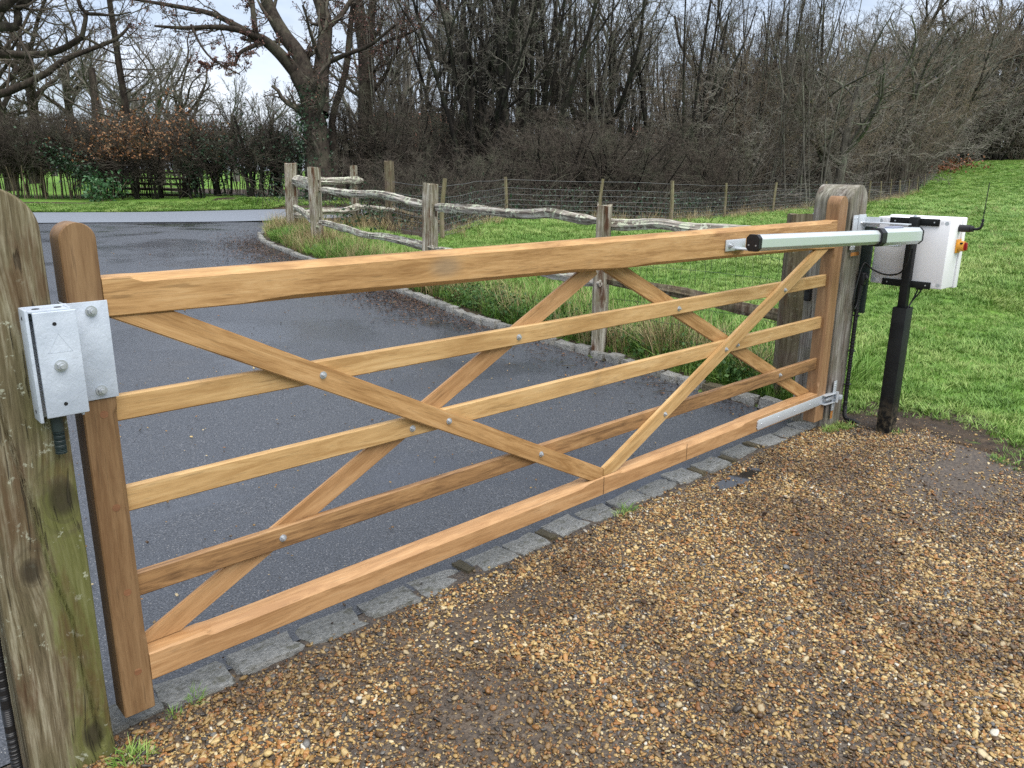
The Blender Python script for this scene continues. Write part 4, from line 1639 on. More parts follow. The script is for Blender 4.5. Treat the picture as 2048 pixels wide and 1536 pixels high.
def stems(n, spread, tilt0, tilt1, L0, L1, r0, r1, S=8, w=.07, up=.05, tip=.25):
    a = TR.uniform(0, 2 * np.pi, n)
    rr = spread * np.sqrt(TR.random(n))
    P = np.stack([rr * np.cos(a), rr * np.sin(a), np.full(n, -.15)], -1)
    az = a + TR.normal(0, .5, n)
    ti = np.radians(TR.uniform(tilt0, tilt1, n))
    D = np.stack([np.sin(ti) * np.cos(az), np.sin(ti) * np.sin(az), np.cos(ti)], -1)
    L = TR.uniform(L0, L1, n)
    p, r = grow(P, D, L, TR.uniform(r0, r1, n), S, w, up, tip)
    return p, r, L


def leaf_mesh(name, C, size, mat, flat=False, aspect=.6):
    C = np.asarray(C, float)
    N = len(C)
    u = norm(TR.standard_normal((N, 3)) * (np.array([1, 1, .15]) if flat else 1))
    w = TR.standard_normal((N, 3))
    if flat:
        w = np.cross(np.array([0, 0, 1.0]) + .35 * TR.standard_normal((N, 3)), u)
    w = norm(w - (w * u).sum(1, keepdims=True) * u)
    nn = np.cross(u, w)
    s = size * TR.uniform(.6, 1.3, (N, 1))
    V = np.stack([C, C + u * s * .5 + w * s * aspect * .5 + nn * s * .1, C + u * s, C + u * s * .5 - w * s * aspect * .5 + nn * s * .1], 1).reshape(-1, 3)
    F = np.arange(N * 4).reshape(N, 4)
    me = quads(name, V, F, mat, False)
    a = me.attributes.new('bl', 'FLOAT', 'POINT')
    a.data.foreach_set('value', np.repeat(TR.random(N), 4).astype(np.float32))
    return me


PROTO = {}
USED = {}


def proto(key, tm, cm, lm=None, lname='leaves'):
    PROTO[key] = (tm, cm, lm, lname)


proto('coppice', *tree_meshes('c', stems(9, .55, 3, 24, 8.5, 11.5, .07, .15, 9, .06, .05), [
    dict(n=4, t0=.25, t1=.8, a=24, l=.55, r=.6, S=7, w=.10, u=.08, k=5, trunk=True),
    dict(n=9, t0=.2, a=48, l=.40, r=.42, S=5, w=.2, u=.05), dict(n=6, a=45, l=.45, S=4, w=.22, rm=.006), dict(n=4, a=45, l=.5, S=2, w=.25, rm=.006)],
    B_DARK, B_GREY)[:2])
proto('coppice2', *tree_meshes('c', stems(6, .45, 4, 34, 8, 11, .07, .14, 9, .09, .06), [
    dict(n=4, t0=.2, t1=.8, a=30, l=.5, r=.6, S=7, w=.13, u=.08, k=5, trunk=True),
    dict(n=10, t0=.2, a=50, l=.45, r=.42, S=5, w=.24, u=.03), dict(n=7, a=48, l=.45, S=4, w=.25, rm=.006), dict(n=4, a=45, l=.5, S=2, w=.25, rm=.006)],
    B_DARK, B_GREY)[:2])
proto('pole', *tree_meshes('p', stems(2, .25, 0, 6, 9.5, 12, .045, .075, 10, .025, .03), [
    dict(n=26, t0=.12, a=52, l=.17, r=.3, S=4, w=.14, u=.10, tl=.4), dict(n=7, a=45, l=.45, S=3, w=.2, u=.06, rm=.0075), dict(n=3, a=42, l=.5, S=2, rm=.0065)],
    B_DARK, B_TWIG)[:2])
proto('pole2', *tree_meshes('p', stems(4, .5, 0, 9, 7.5, 11, .03, .065, 10, .035, .04), [
    dict(n=22, t0=.15, a=45, l=.18, r=.3, S=4, w=.16, u=.12, tl=.4), dict(n=7, a=45, l=.45, S=3, w=.2, u=.06, rm=.0075), dict(n=3, a=42, l=.5, S=2, rm=.0065)],
    B_GREY, B_TWIG)[:2])
proto('thorn', *tree_meshes('t', stems(9, .5, 8, 55, 3.0, 4.6, .025, .06, 8, .12, .03), [
    dict(n=9, t0=.15, a=52, l=.55, r=.5, S=6, w=.22, u=.02), dict(n=8, a=52, l=.5, S=4, w=.25, u=.0, rm=.0075), dict(n=6, a=50, l=.5, S=3, w=.25, rm=.006)],
    B_DARK, B_TWIG)[:2])
proto('thorn2', *tree_meshes('t', stems(11, .7, 15, 62, 3.2, 5.2, .02, .045, 9, .11, -.015), [
    dict(n=9, t0=.15, a=40, l=.55, r=.5, S=6, w=.18, u=-.03), dict(n=8, a=42, l=.5, S=4, w=.22, u=-.02, rm=.0075), dict(n=5, a=45, l=.5, S=3, w=.25, rm=.006)],
    B_GREY, B_SILV)[:2])
hz = tree_meshes('h', stems(22, .45, 4, 34, 3.8, 6.2, .014, .03, 8, .06, .0), [
    dict(n=10, t0=.25, a=34, l=.32, r=.5, S=4, w=.14, u=.05), dict(n=7, a=40, l=.5, S=3, w=.18, rm=.0065), dict(n=3, a=40, l=.5, S=2, rm=.006)], B_HAZEL, B_HAZEL)
tips = hz[2][0][:, -1]
sel = tips[TR.random(len(tips)) < .16]
proto('hazel', hz[0], hz[1], leaf_mesh('catkins', sel, .07, M_CATKIN, False, .2), 'catkins')
proto('hedgebush', *tree_meshes('g', stems(12, .75, 0, 9, 1.2, 1.6, .014, .026, 5, .05, .02, .8), [
    dict(n=8, t0=.6, a=32, l=1, L=1.7, r=.6, S=6, w=.15, u=.09, rm=.007), dict(n=9, t0=.15, a=42, l=.45, S=4, w=.2, u=.06, rm=.0075), dict(n=6, a=42, l=.5, S=3, w=.2, u=.04, rm=.006)],
    B_STEM, B_TWIG)[:2])
bh = tree_meshes('g', stems(9, .6, 0, 14, 1.6, 2.4, .018, .035, 6, .08, .02, .6), [
    dict(n=9, t0=.2, a=50, l=1, L=1.25, r=.5, S=5, w=.18, u=.04, rm=.006), dict(n=8, t0=.2, a=45, l=.5, S=4, w=.2, u=.03, rm=.0075), dict(n=4, a=45, l=.5, S=2, w=.2, rm=.006)],
    B_DARK, B_TWIG)
bt = bh[2][0].reshape(-1, 3)
proto('beech', bh[0], bh[1], leaf_mesh('leaves', bt[(TR.random(len(bt)) < .22) & (bt[:, 2] > 1.2)], .085, M_BEECH))
iv = tree_meshes('g', stems(7, .5, 0, 16, 1.4, 2.6, .03, .06, 6, .08, .02, .6), [
    dict(n=9, t0=.3, a=45, l=1, L=1.1, r=.4, S=5, w=.2, u=.05, rm=.006), dict(n=8, t0=.2, a=45, l=.5, S=4, w=.2, u=.03, rm=.0075), dict(n=4, a=45, l=.5, S=2, w=.2, rm=.006)],
    B_DARK, B_TWIG)
ivc = np.concatenate([np.array([.2, .1, 1.5]) + TR.normal(0, 1, (480, 3)) * np.array([.38, .38, .42]), np.array([-.1, 0, .8]) + TR.normal(0, 1, (380, 3)) * np.array([.2, .2, .5])])
proto('ivybush', iv[0], iv[1], leaf_mesh('ivy', ivc, .085, M_IVY), 'ivy')
proto('spreading', *tree_meshes('s', (lambda p, r: (p, r, np.array([7.0])))(*grow(np.array([[0, 0, -.2]]), np.array([[.02, 0, 1.]]), np.array([7.0]), np.array([.38]), 8, .05, .1, .45)), [
    dict(n=11, t0=.35, a=52, as_=10, l=1.0, r=.55, S=9, w=.16, u=.05, k=6, trunk=True, tl=.3), dict(n=9, t0=.2, a=46, l=.45, r=.5, S=6, w=.2, u=.04, k=4),
    dict(n=7, a=45, l=.5, S=4, w=.2, u=.03, rm=.009), dict(n=5, a=45, l=.5, S=3, w=.22, rm=.007), dict(n=3, a=42, l=.5, S=2, rm=.006)], B_OAK, B_TWIG)[:2])
proto('spreading2', *tree_meshes('s', (lambda p, r: (p, r, np.array([6.0, 6.0])))(*grow(np.array([[0, 0, -.2], [.2, 0, -.2]]), np.array([[-.12, .1, 1.], [.16, -.05, 1]]), np.array([6.0, 6.0]), np.array([.27, .24]), 8, .06, .08, .45)), [
    dict(n=8, t0=.3, a=46, l=.95, r=.55, S=9, w=.15, u=.06, k=6, trunk=True, tl=.3), dict(n=9, t0=.2, a=44, l=.45, r=.5, S=6, w=.2, u=.05, k=4),
    dict(n=7, a=45, l=.5, S=4, w=.2, u=.04, rm=.009), dict(n=5, a=45, l=.5, S=3, w=.22, rm=.007)], B_GREY, B_GREY)[:2])
_t, _c = tree_meshes('s', (lambda p, r: (p, r, np.array([6.5, 6.0, 5.5])))(*grow(np.array([[0, 0, -.2], [.25, 0, -.2], [-.1, .2, -.2]]), np.array([[-.16, .1, 1.], [.2, -.05, 1], [.02, .24, 1]]), np.array([6.5, 6.0, 5.5]), np.array([.2, .18, .15]), 8, .07, .08, .45)), [
    dict(n=8, t0=.25, a=44, l=.9, r=.55, S=9, w=.15, u=.07, k=5, trunk=True, tl=.3), dict(n=9, t0=.15, a=44, l=.45, r=.5, S=6, w=.2, u=.05, k=3, rm=.014),
    dict(n=8, a=45, l=.5, S=4, w=.2, u=.04, rm=.009), dict(n=5, a=45, l=.5, S=3, w=.22, rm=.007)], B_GREY, B_HAZEL)[:2]
proto('hazeltree', _t, _c)
proto('farpale', *tree_meshes('s', (lambda p, r: (p, r, np.array([6.0])))(*grow(np.array([[0, 0, -.2]]), np.array([[.02, 0, 1.]]), np.array([6.0]), np.array([.30]), 8, .05, .1, .4)), [
    dict(n=12, t0=.3, a=40, l=1.0, r=.5, S=8, w=.11, u=.09, k=4, trunk=True, tl=.35), dict(n=9, t0=.2, a=38, l=.45, r=.5, S=5, w=.15, u=.08),
    dict(n=7, a=40, l=.5, S=4, w=.18, u=.06, rm=.012), dict(n=4, a=40, l=.5, S=2, w=.2, rm=.010)], B_HAZED, B_HAZED)[:2])
lp = grow(np.array([[0, 0, -.2]]), np.array([[.0, 0, 1.]]), np.array([15.0]), np.array([.19]), 14, .012, .05, .2)
proto('larch', *tree_meshes('l', (lp[0], lp[1], np.array([15.0])), [
    dict(n=62, t0=.20, a=84, l=.27, r=.22, S=8, w=.07, u=.05, k=4, tl=.55, rm=.02), dict(n=16, t0=.1, a=62, l=.26, S=4, w=.16, u=.03, rm=.006, tl=.6), dict(n=4, a=50, l=.45, S=2, rm=.006)],
    B_OAK, B_TWIG)[:2])


def plant(key, px, d, sc, rz, name, label, group=None, cat='tree', tilt=(0, 0), dz=0.0):
    tm, cm, lm, ln = PROTO[key]
    x, y, z = place(px, d)
    root = tag(empty(name, (x, y, z + dz), rz), label, cat, group)
    root.rotation_euler = (tilt[0], tilt[1], rz)
    root.scale = (sc, sc, sc) if np.isscalar(sc) else sc
    o = link('trunk' if cat == 'tree' else 'stems', tm, root)
    if cm:
        link('crown' if cat == 'tree' else 'twigs', cm, root)
    if lm:
        link(ln, lm, root)
    return root


# --- the big leaning oak behind the fence corner: limbs set out one by one
def limb(pts, r0, r1, n=14):
    """pts: (px, py, depth)"""
    p = spline([at(*q) for q in pts], n)
    return p, np.linspace(r0, r1, n)


def limbs_tree(name, label, limbs, levels, tmat, cmat, base, ivy=None, leaves=None):
    root = tag(empty(name, base), label, 'tree')
    P = np.array([l[0] for l in limbs])
    Rr = np.array([l[1] for l in limbs])
    L = np.linalg.norm(np.diff(P, axis=1), axis=2).sum(1)
    tm, cm, cur = tree_meshes(name, (P, Rr, np.minimum(L, 5.0)), levels, tmat, cmat, trunk_k=11)
    o = wpart('trunk', tm, root)
    wpart('crown', cm, root)
    if ivy is not None:
        wpart('ivy', leaf_mesh('ivy', ivy, .10, M_IVY), root)
    if leaves is not None:
        tips = cur[0][:, -1]
        m = leaves(tips) & (TR.random(len(tips)) < .5)
        wpart('leaves', leaf_mesh('leaves', tips[m], .07, M_BERRY), root)
    return root


D1 = 27.0
oak = [
    limb([(640, 440, D1), (636, 330, D1), (630, 250, D1), (618, 190, D1), (596, 148, D1)], .50, .31),
    limb([(618, 190, D1), (604, 120, D1 + .3), (572, 75, D1 + .6), (545, 30, D1 + .8), (520, -30, D1 + 1), (490, -90, D1 + 1)], .30, .18),
    limb([(596, 150, D1), (562, 110, D1 - .4), (530, 82, D1 - .8), (505, 70, D1 - 1.2)], .24, .13),
    limb([(640, 230, D1), (641, 160, D1 + .4), (648, 95, D1 + .7), (650, 40, D1 + .9), (632, -20, D1 + 1), (620, -90, D1 + 1.2)], .31, .19),
    limb([(515, 76, D1 - 1), (478, 60, D1 - 1.6), (425, 54, D1 - 2.1), (370, 56, D1 - 2.6), (310, 52, D1 - 3)], .12, .035),
    limb([(510, 72, D1 - 1), (470, 50, D1 - .6), (425, 28, D1 - .2), (360, 14, D1), (300, 4, D1 + .3), (240, -6, D1 + .5)], .12, .04),
    limb([(528, 82, D1 - .8), (500, 95, D1 - 1.2), (480, 106, D1 - 1.4), (470, 128, D1 - 1.5)], .085, .05),
    limb([(385, 56, D1 - 2.5), (398, 84, D1 - 2.7), (418, 112, D1 - 2.9), (445, 131, D1 - 3), (480, 149, D1 - 3.1)], .04, .022),
    limb([(438, 128, D1 - 3), (425, 131, D1 - 3), (400, 134, D1 - 3.1)], .022, .012),
    limb([(512, 70, D1 - 1), (508, 40, D1 - 1), (504, 0, D1 - .8), (500, -40, D1 - .7)], .10, .07),
    limb([(650, 60, D1 + .9), (690, 20, D1 + 1.5), (720, -40, D1 + 2)], .12, .06),
    limb([(644, 130, D1 + .5), (690, 110, D1), (740, 90, D1 - .4), (790, 50, D1 - .8)], .10, .04),
]
iv_c = []
for i in range(4200):
    t = TR.random()
    py = 440 - 270 * t ** 1.2
    b = at(638 - 18 * t, py, D1)
    a = TR.uniform(0, 2 * np.pi)
    if TR.random() < .25 + .6 * (math.cos(a + 2.0) > 0.1) * (vnoise(np.array([[a * 1.2, t * 3.2, 0]]), 4, 2)[0] > -.12):
        r = (.51 - .14 * t) + abs(TR.normal(0, .10))
        iv_c.append(b + np.array([math.cos(a) * r, math.sin(a) * r, 0]))
ob = at(640, 343, D1)
limbs_tree('oak_tree', 'massive forked oak with ivy on its trunk behind the fence corner', oak, [
    dict(n=7, t0=.2, a=52, l=.42, r=.32, S=7, w=.2, u=.05, k=4, rm=.014, tl=.3), dict(n=7, t0=.15, a=48, l=.5, S=5, w=.22, u=.02, rm=.007), dict(n=5, a=48, l=.5, S=3, w=.25, rm=.006), dict(n=4, a=45, l=.5, S=2, w=.25, rm=.006)],
    B_OAK, B_TWIG, (ob[0], ob[1], ghs(ob[0], ob[1])), np.array(iv_c), lambda t: t[:, 2] > 3.2)

D2 = 25.0
oakl = [
    limb([(-260, 470, D2 + 1), (-255, 300, D2 + 1), (-240, 150, D2 + 1), (-220, 0, D2 + 1)], .55, .38),
    limb([(-240, 170, D2 + 1), (-120, 110, D2 + .6), (0, 108, D2), (63, 110, D2 - .2), (118, 101, D2 - .4), (164, 74, D2 - .6)], .15, .085),
    limb([(164, 74, D2 - .6), (170, 45, D2 - .7), (171, 27, D2 - .7), (160, 11, D2 - .8), (152, -20, D2 - .9)], .075, .05),
    limb([(171, 27, D2 - .7), (200, 28, D2 - .9), (227, 31, D2 - 1.1), (262, 24, D2 - 1.3)], .05, .02),
    limb([(-245, 260, D2 + 1), (-120, 215, D2 + 1.5), (0, 189, D2 + 2), (82, 153, D2 + 2.2), (128, 120, D2 + 2.3), (175, 101, D2 + 2.4), (235, 77, D2 + 2.5), (262, 46, D2 + 2.6)], .17, .04),
    limb([(-230, 60, D2 + 1), (-100, 60, D2 - 1), (0, 54, D2 - 2), (33, 53, D2 - 2.2), (36, 30, D2 - 2.3), (36, 14, D2 - 2.3), (54, 2, D2 - 2.4), (70, -20, D2 - 2.5)], .15, .085),
    limb([(-230, 40, D2 + 1), (-80, 25, D2 - 1.5), (0, 13, D2 - 2.5), (20, 2, D2 - 2.6), (40, -20, D2 - 2.7)], .17, .12),
    limb([(164, 74, D2 - .6), (190, 85, D2 - .5), (215, 100, D2 - .4), (250, 110, D2 - .2)], .045, .015),
]
limbs_tree('oak_tree', 'bare oak off the left edge whose crooked limbs reach over the hedge', oakl, [
    dict(n=6, t0=.3, a=50, l=.36, r=.35, S=7, w=.2, u=.06, k=4, rm=.012, tl=.2), dict(n=7, t0=.15, a=48, l=.5, S=5, w=.22, u=.03, rm=.007), dict(n=5, a=48, l=.5, S=3, w=.25, rm=.006), dict(n=3, a=45, l=.5, S=2, rm=.006)],
    B_OAK, B_TWIG, tuple(at(-260, 343, D2 + 1)[:2]) + (.4,))

D3 = 31.0
twin = [
    limb([(735, 440, D3), (733, 330, D3), (731, 220, D3), (730, 120, D3), (720, 40, D3), (706, -60, D3)], .36, .22),
    limb([(730, 130, D3), (738, 80, D3), (744, 20, D3), (748, -60, D3)], .2, .13),
    limb([(668, 440, D3 - 2), (670, 330, D3 - 2), (664, 240, D3 - 2), (690, 150, D3 - 2), (700, 60, D3 - 2), (712, -40, D3 - 2)], .16, .09),
    limb([(731, 200, D3), (770, 150, D3 - .5), (800, 80, D3 - 1), (812, 10, D3 - 1)], .09, .04),
    limb([(731, 120, D3), (770, 85, D3 - .5), (830, 60, D3 - 1), (870, 20, D3 - 1)], .08, .03),
]
b3 = at(735, 343, D3)
limbs_tree('bare_tree', 'tall straight tree with a forked top to the right of the massive oak', twin, [
    dict(n=11, t0=.2, a=55, l=.36, r=.25, S=6, w=.2, u=.05, k=4, rm=.012, tl=.2), dict(n=7, t0=.15, a=48, l=.5, S=5, w=.22, u=.02, rm=.007), dict(n=5, a=48, l=.5, S=3, w=.25, rm=.006), dict(n=4, a=45, l=.5, S=2, rm=.006)],
    B_OAK, B_TWIG, (b3[0], b3[1], ghs(b3[0], b3[1])), None, lambda t: (t[:, 2] > 4.5))

# a snapped trunk standing in the left background
sn = tag(empty('dead_trunk', place(188, 40)), 'snapped leaning dead trunk standing behind the hedge', 'dead tree')
x0, y0, z0 = place(205, 40)
q = [at(205, 400, 40), at(198, 290, 40), at(190, 200, 40), at(183, 137, 40)]
wpart('trunk', tube_mesh('trunk', q, [.26, .22, .19, .17], B_OAK, 18, 9), sn)
wpart('stub', tube_mesh('stub', [at(188, 180, 40), at(196, 165, 40), at(204, 160, 40)], [.07, .05, .02], B_OAK, 6, 6), sn)

plant('larch', 268, 34, 1.0, .4, 'larch_tree', 'straight conical tree with level branches above the brown beech hedge')
plant('spreading', 70, 47, 1.15, 1.0, 'bare_tree', 'broad dense bare tree rising behind the left hedge')
plant('spreading', -60, 42, 1.0, 2.2, 'bare_tree', 'bare spreading tree at the far left edge behind the hedge')
plant('spreading2', 322, 52, 1.05, 2.0, 'bare_tree', 'green-trunked spreading tree to the right of the conical tree')
plant('spreading', 20, 38, .9, 3.3, 'bare_tree', 'fine-twigged bare tree close behind the left end of the hedge')
plant('spreading2', 225, 45, .95, 5.4, 'bare_tree', 'bare tree just left of the straight conical tree')
plant('spreading', 375, 60, .95, 2.9, 'bare_tree', 'bare tree half hidden behind the coppery beech hedge')
plant('spreading', 165, 62, 1.2, 4.0, 'bare_tree', 'far bare tree seen between the snapped trunk and the conical tree')
plant('farpale', 472, 74, 1.05, .3, 'pale_tree', 'pale distant tree left of the massive oak, under its drooping branch')
plant('farpale', 548, 78, 1.12, 1.7, 'pale_tree', 'pale distant tree close to the left side of the massive oak')
plant('farpale', 400, 95, 1.15, 3.0, 'pale_tree', 'hazy distant tree low between the conical tree and the pale trees')
for i, (px, d, sc) in enumerate(((20, 90, 1.2), (110, 100, 1.1), (240, 95, 1.15), (350, 110, 1.2), (600, 100, 1.1), (-40, 80, 1.2))):
    plant('farpale', px, d, sc, i * 1.3, 'background_tree', 'small hazy bare tree far beyond the roadside hedge', 'hazy trees far beyond the hedge')

# the wood behind the wire fence
for i, (px, d, sc, k, lab) in enumerate((
        (905, 31, .95, 'coppice2', 'leaning multi-stemmed tree nearest the forked straight tree'),
        (962, 29.5, 1.0, 'coppice', 'dark multi-stemmed coppice tree rising behind the middle of the fence'),
        (1045, 30, 1.08, 'coppice', 'densest dark clump of stems with a leaning right-hand trunk in the wood'),
        (1120, 33, 1.0, 'coppice2', 'many-stemmed lichened tree to the right of the densest dark clump'),
        (1235, 35, .95, 'coppice2', 'lichened multi-stemmed tree behind the short gate-side fence post'),
        (1340, 34, .9, 'coppice2', 'arching greenish tree at the right end of the tall stems'))):
    plant(k, px, d, sc, i * 2.1 + .4, 'coppice_tree', lab)
g = 'tall trees deeper in the wood'
for i in range(12):
    px = 700 + 980 * ((i * .618 + .05) % 1.0)
    plant(('spreading2', 'coppice2', 'spreading', 'coppice')[i % 4], px, 37 + 20 * ((i * .7548) % 1.0), .95 + .3 * ((i * .377) % 1), i * 1.9, 'woodland_tree', 'bare tree deeper in the wood behind the saplings', g)
g = 'slender saplings in the wood'
for i in range(60):
    px = 760 + 930 * ((i * .618) % 1.0) if i < 48 else 690 + 900 * ((i * .618) % 1)
    d = 30 + 30 * ((i * .7548) % 1.0)
    plant('pole' if i % 2 else 'pole2', px, d, .82 + .4 * ((i * .377) % 1), i * 1.7, 'sapling', 'slender upright bare sapling among many in the wood behind the wire fence', g, tilt=(TR.normal(0, .035), TR.normal(0, .035)))
g = 'twiggy thorn bushes in the wood'
for i in range(34):
    px = 690 + 780 * ((i * .618 + .1) % 1.0)
    d = (23.5 if px > 900 else 28.5) + 12 * ((i * .7548 + .3) % 1.0)
    plant('thorn', px, d, .62 + .4 * ((i * .377) % 1), i * 2.3, 'thorn_bush', 'brown twiggy thorn bush in the dark undergrowth behind the wire fence', g, 'bush')
for px, d, sc, lab in ((722, 19.4, .42, 'low bare bush between the fence corner and the road'), (800, 18.6, .36, 'low bare bush behind the dark brown fence post'), (868, 18.8, .38, 'low bare bush behind the wide lichened fence post'),
                       (930, 20.6, .45, 'low bare bush behind the first span of wire netting'), (985, 22.0, .5, 'low bare bush beside the tall round stake in the wire fence')):
    plant('thorn', px, d, sc, px * .1, 'thorn_bush', lab, None, 'bush')
# bushes following the fence up the slope
Lf = [('thorn2', 1430, 33, 1.15, 'pale arching thorn bush where the wire fence bends away'), ('hazel', 1500, 36, 1.0, 'upright hazel bush behind the fence bend'),
      ('thorn2', 1560, 38, 1.35, 'large silvery arching bush behind the right gate post'), ('thorn', 1610, 42, 1.4, 'dense brown bush above the right gate post'),
      ('hazel', 1585, 47, 1.45, 'tall thin hazel with bright twigs against the white cloud'), ('hazel', 1660, 45, 1.25, 'yellowish hazel bush with hanging catkins over the fence'),
      ('thorn2', 1690, 50, 1.5, 'broad grey bush overhanging the fence right of the gate post'), ('thorn', 1730, 56, 1.7, 'dark broad bush halfway up the sloping fence'),
      ('hazel', 1765, 60, 1.6, 'straggling hazel above the sloping fence'), ('thorn2', 1795, 66, 1.9, 'green-grey bush below the big field-edge tree'),
      ('thorn', 1830, 76, 2.1, 'brown bush near the upper end of the sloping fence'), ('thorn2', 1855, 86, 2.2, 'thorn bush at the top corner of the field')]
for i, (k, px, d, sc, lab) in enumerate(Lf):
    plant(k, px, d, sc, i * 1.9, 'hazel_bush' if k == 'hazel' else 'thorn_bush', lab, None, 'bush')
g = 'light-twigged trees behind the sloping fence'
for i, (px, d, sc) in enumerate(((1450, 43, .92), (1640, 55, 1.15), (1715, 60, 1.3), (1770, 64, 1.45), (1840, 80, 1.7), (1900, 108, 2.2), (1985, 110, 2.3), (2060, 112, 2.2))):
    plant('hazeltree', px, d, sc, i * 2.2, 'woodland_tree', 'bare light-brown tree rising from the bushes behind the sloping fence', g)
g = 'bushes packed behind the sloping fence'
for i in range(30):
    t = (i * .618) % 1.0
    px = 1380 + 480 * t
    d = 33 + 50 * t ** 1.6 + 16 * ((i * .7548) % 1.0)
    plant(('thorn', 'thorn2', 'hazel')[i % 3], px, d, (.95 + .5 * ((i * .377) % 1)) * (1 + .6 * t), i * 2.7, 'hedgerow_bush', 'bare bush packed among others behind the sloping wire fence', g, 'bush')
plant('spreading2', 1808, 58, 1.35, .8, 'bare_tree', 'large spreading tree at the field edge above the white control box')
plant('spreading2', 1915, 112, 2.2, 2.9, 'bare_tree', 'tall dense tree at the top right beyond the field')
plant('spreading', 2035, 114, 2.1, 4.6, 'bare_tree', 'broad brown tree at the right edge beyond the field')
plant('spreading2', 1700, 84, 1.5, 5.1, 'bare_tree', 'bare tree behind the sloping fence, left of the large spreading tree')
plant('spreading2', 1862, 98, 1.7, 1.4, 'bare_tree', 'bare tree over the top corner of the field')
g = 'tall bare trees beyond the top of the field'
for i in range(9):
    plant(('spreading2', 'spreading', 'coppice2')[i % 3], 1760 + 44 * i, (74 + 5 * i) if i < 4 else 116 + 5 * (i % 3), (1.55 if i < 4 else 2.1) + .3 * ((i * .618) % 1), i * 2.4, 'woodland_tree', 'bare tree in the dense line beyond the top of the field', g)
for i in range(14):
    plant(('thorn', 'thorn2')[i % 2], 1860 + 22 * i, 103 + 4 * (i % 3), 2.3 + .5 * ((i * .618) % 1), i * 1.7, 'hedgerow_bush', 'bare bush in the dense line beyond the top of the field', 'bushes beyond the top of the field', 'bush')
g = 'hazel stems along the top of the field'
for i in range(16):
    px = 1870 + 20 * i
    plant('hazel', px, 105 + (i % 4) * 3, 1.35 + .3 * ((i * .618) % 1), i * 1.1, 'hazel_bush', 'bare hazel bush in the row along the top of the field', g, 'bush')

# roadside hedge on the left
g = 'bare clipped hedge plants beyond the road'
HL = ('bare hedge bush cut off by the left edge of the view', 'second bare hedge bush from the left edge, with pale upright stems', 'third bare hedge bush from the left edge, with pale upright stems',
      'bare hedge bush with pale stems just left of the dark ivy clump', 'bare hedge bush behind the dark ivy clump', 'bare hedge bush directly behind the bright green laurel')
for i, px in enumerate((-40, 10, 60, 105, 150, 195)):
    plant('hedgebush', px, 29.2 + (i % 2) * .7, (1.02 + .1 * ((i * .6) % 1)), i * 1.4, 'hedge_bush', HL[i], g, 'hedge')
for i, (px, lab) in enumerate(((235, 'beech hedge bush with few brown leaves beside the dark wooden fence'), (290, 'coppery beech hedge bush growing over the dark wooden fence'), (345, 'coppery beech bush above the right end of the dark wooden fence'))):
    plant('beech', px, 29.0, 1.12 + .06 * i, i * 2.0, 'beech_hedge', lab, None, 'hedge')
g = 'ivy-clad hedge stumps beyond the road'
for i, px in enumerate((398, 445, 500, 535, 575)):
    plant('ivybush', px, 28.6 + (i % 2) * .8, 1.0 + .1 * (i % 3), i * 1.2, 'ivy_hedge', ('ivy-clad hedge bush right beside the dark wooden fence', 'second ivy-clad hedge bush right of the dark wooden fence', 'middle one of the five ivy-clad hedge bushes', 'second ivy-clad hedge bush left of the massive oak', 'ivy-clad hedge bush nearest the massive oak')[i], g, 'hedge')
g = 'bare twiggy hedge tops beyond the road'
for i in range(9):
    plant('hedgebush', 20 + 66 * i, 31.5, 1.05, i * 2.2, 'hedge_bush', 'bare brown hedge bush in the second row beyond the road', g, 'hedge')


def far_fence():
    root = tag(empty('wooden_fence', place(292, 30)), 'low dark wooden slatted fence under the coppery beech hedge', 'fence')
    a, b = place(222, 30), place(368, 29.4)
    for j in range(4):
        t = j / 3
        x, y, z = (a[i] * (1 - t) + b[i] * t for i in range(3))
        wpart('post', box_mesh('post', (x, y, z + .5), (.12, .12, 1.1), .01, M_DARKW, (0, 0, math.atan2(b[1] - a[1], b[0] - a[0]))), root)
    ang = math.atan2(b[1] - a[1], b[0] - a[0])
    L = math.hypot(b[0] - a[0], b[1] - a[1])
    for k in range(5):
        c = ((a[0] + b[0]) / 2 + .075 * math.sin(ang), (a[1] + b[1]) / 2 - .075 * math.cos(ang), (a[2] + b[2]) / 2 + .10 + .205 * k)
        wpart('slat', box_mesh('slat', c, (L + .2, .028, .085), .004, M_DARKW, (0, TR.normal(0, .004), ang)), root)


far_fence()


def laurel():
    root = tag(empty('laurel_bush', place(200, 27.6)), 'bright green laurel bush beside the left end of the dark wooden fence', 'bush')
    x, y, z = root.location
    st = stems(9, .18, 5, 40, .8, 1.3, .012, .02, 5, .08, .03, .5)
    st[0][:] += np.array([x, y, z])
    wpart('stems', quads('stems', *tubes(st[0], st[1], 5), B_STEM), root)
    pts = st[0][:, 2:].reshape(-1, 3)
    C = pts[TR.integers(0, len(pts), 520)] + TR.normal(0, .12, (520, 3))
    wpart('leaves', leaf_mesh('leaves', C, .16, M_LAUREL, False, .45), root)
    root = tag(empty('ivy_bush', place(150, 28.3)), 'dark ivy clump between the bare hedge stems and the laurel', 'bush')
    x, y, z = root.location
    C = np.array([x, y, z + 1.2]) + TR.normal(0, 1, (900, 3)) * np.array([.5, .4, .28])
    C[:, 2] -= .5 * (C[:, 0] - x)
    wpart('leaves', leaf_mesh('leaves', C, .10, M_IVY), root)


laurel()


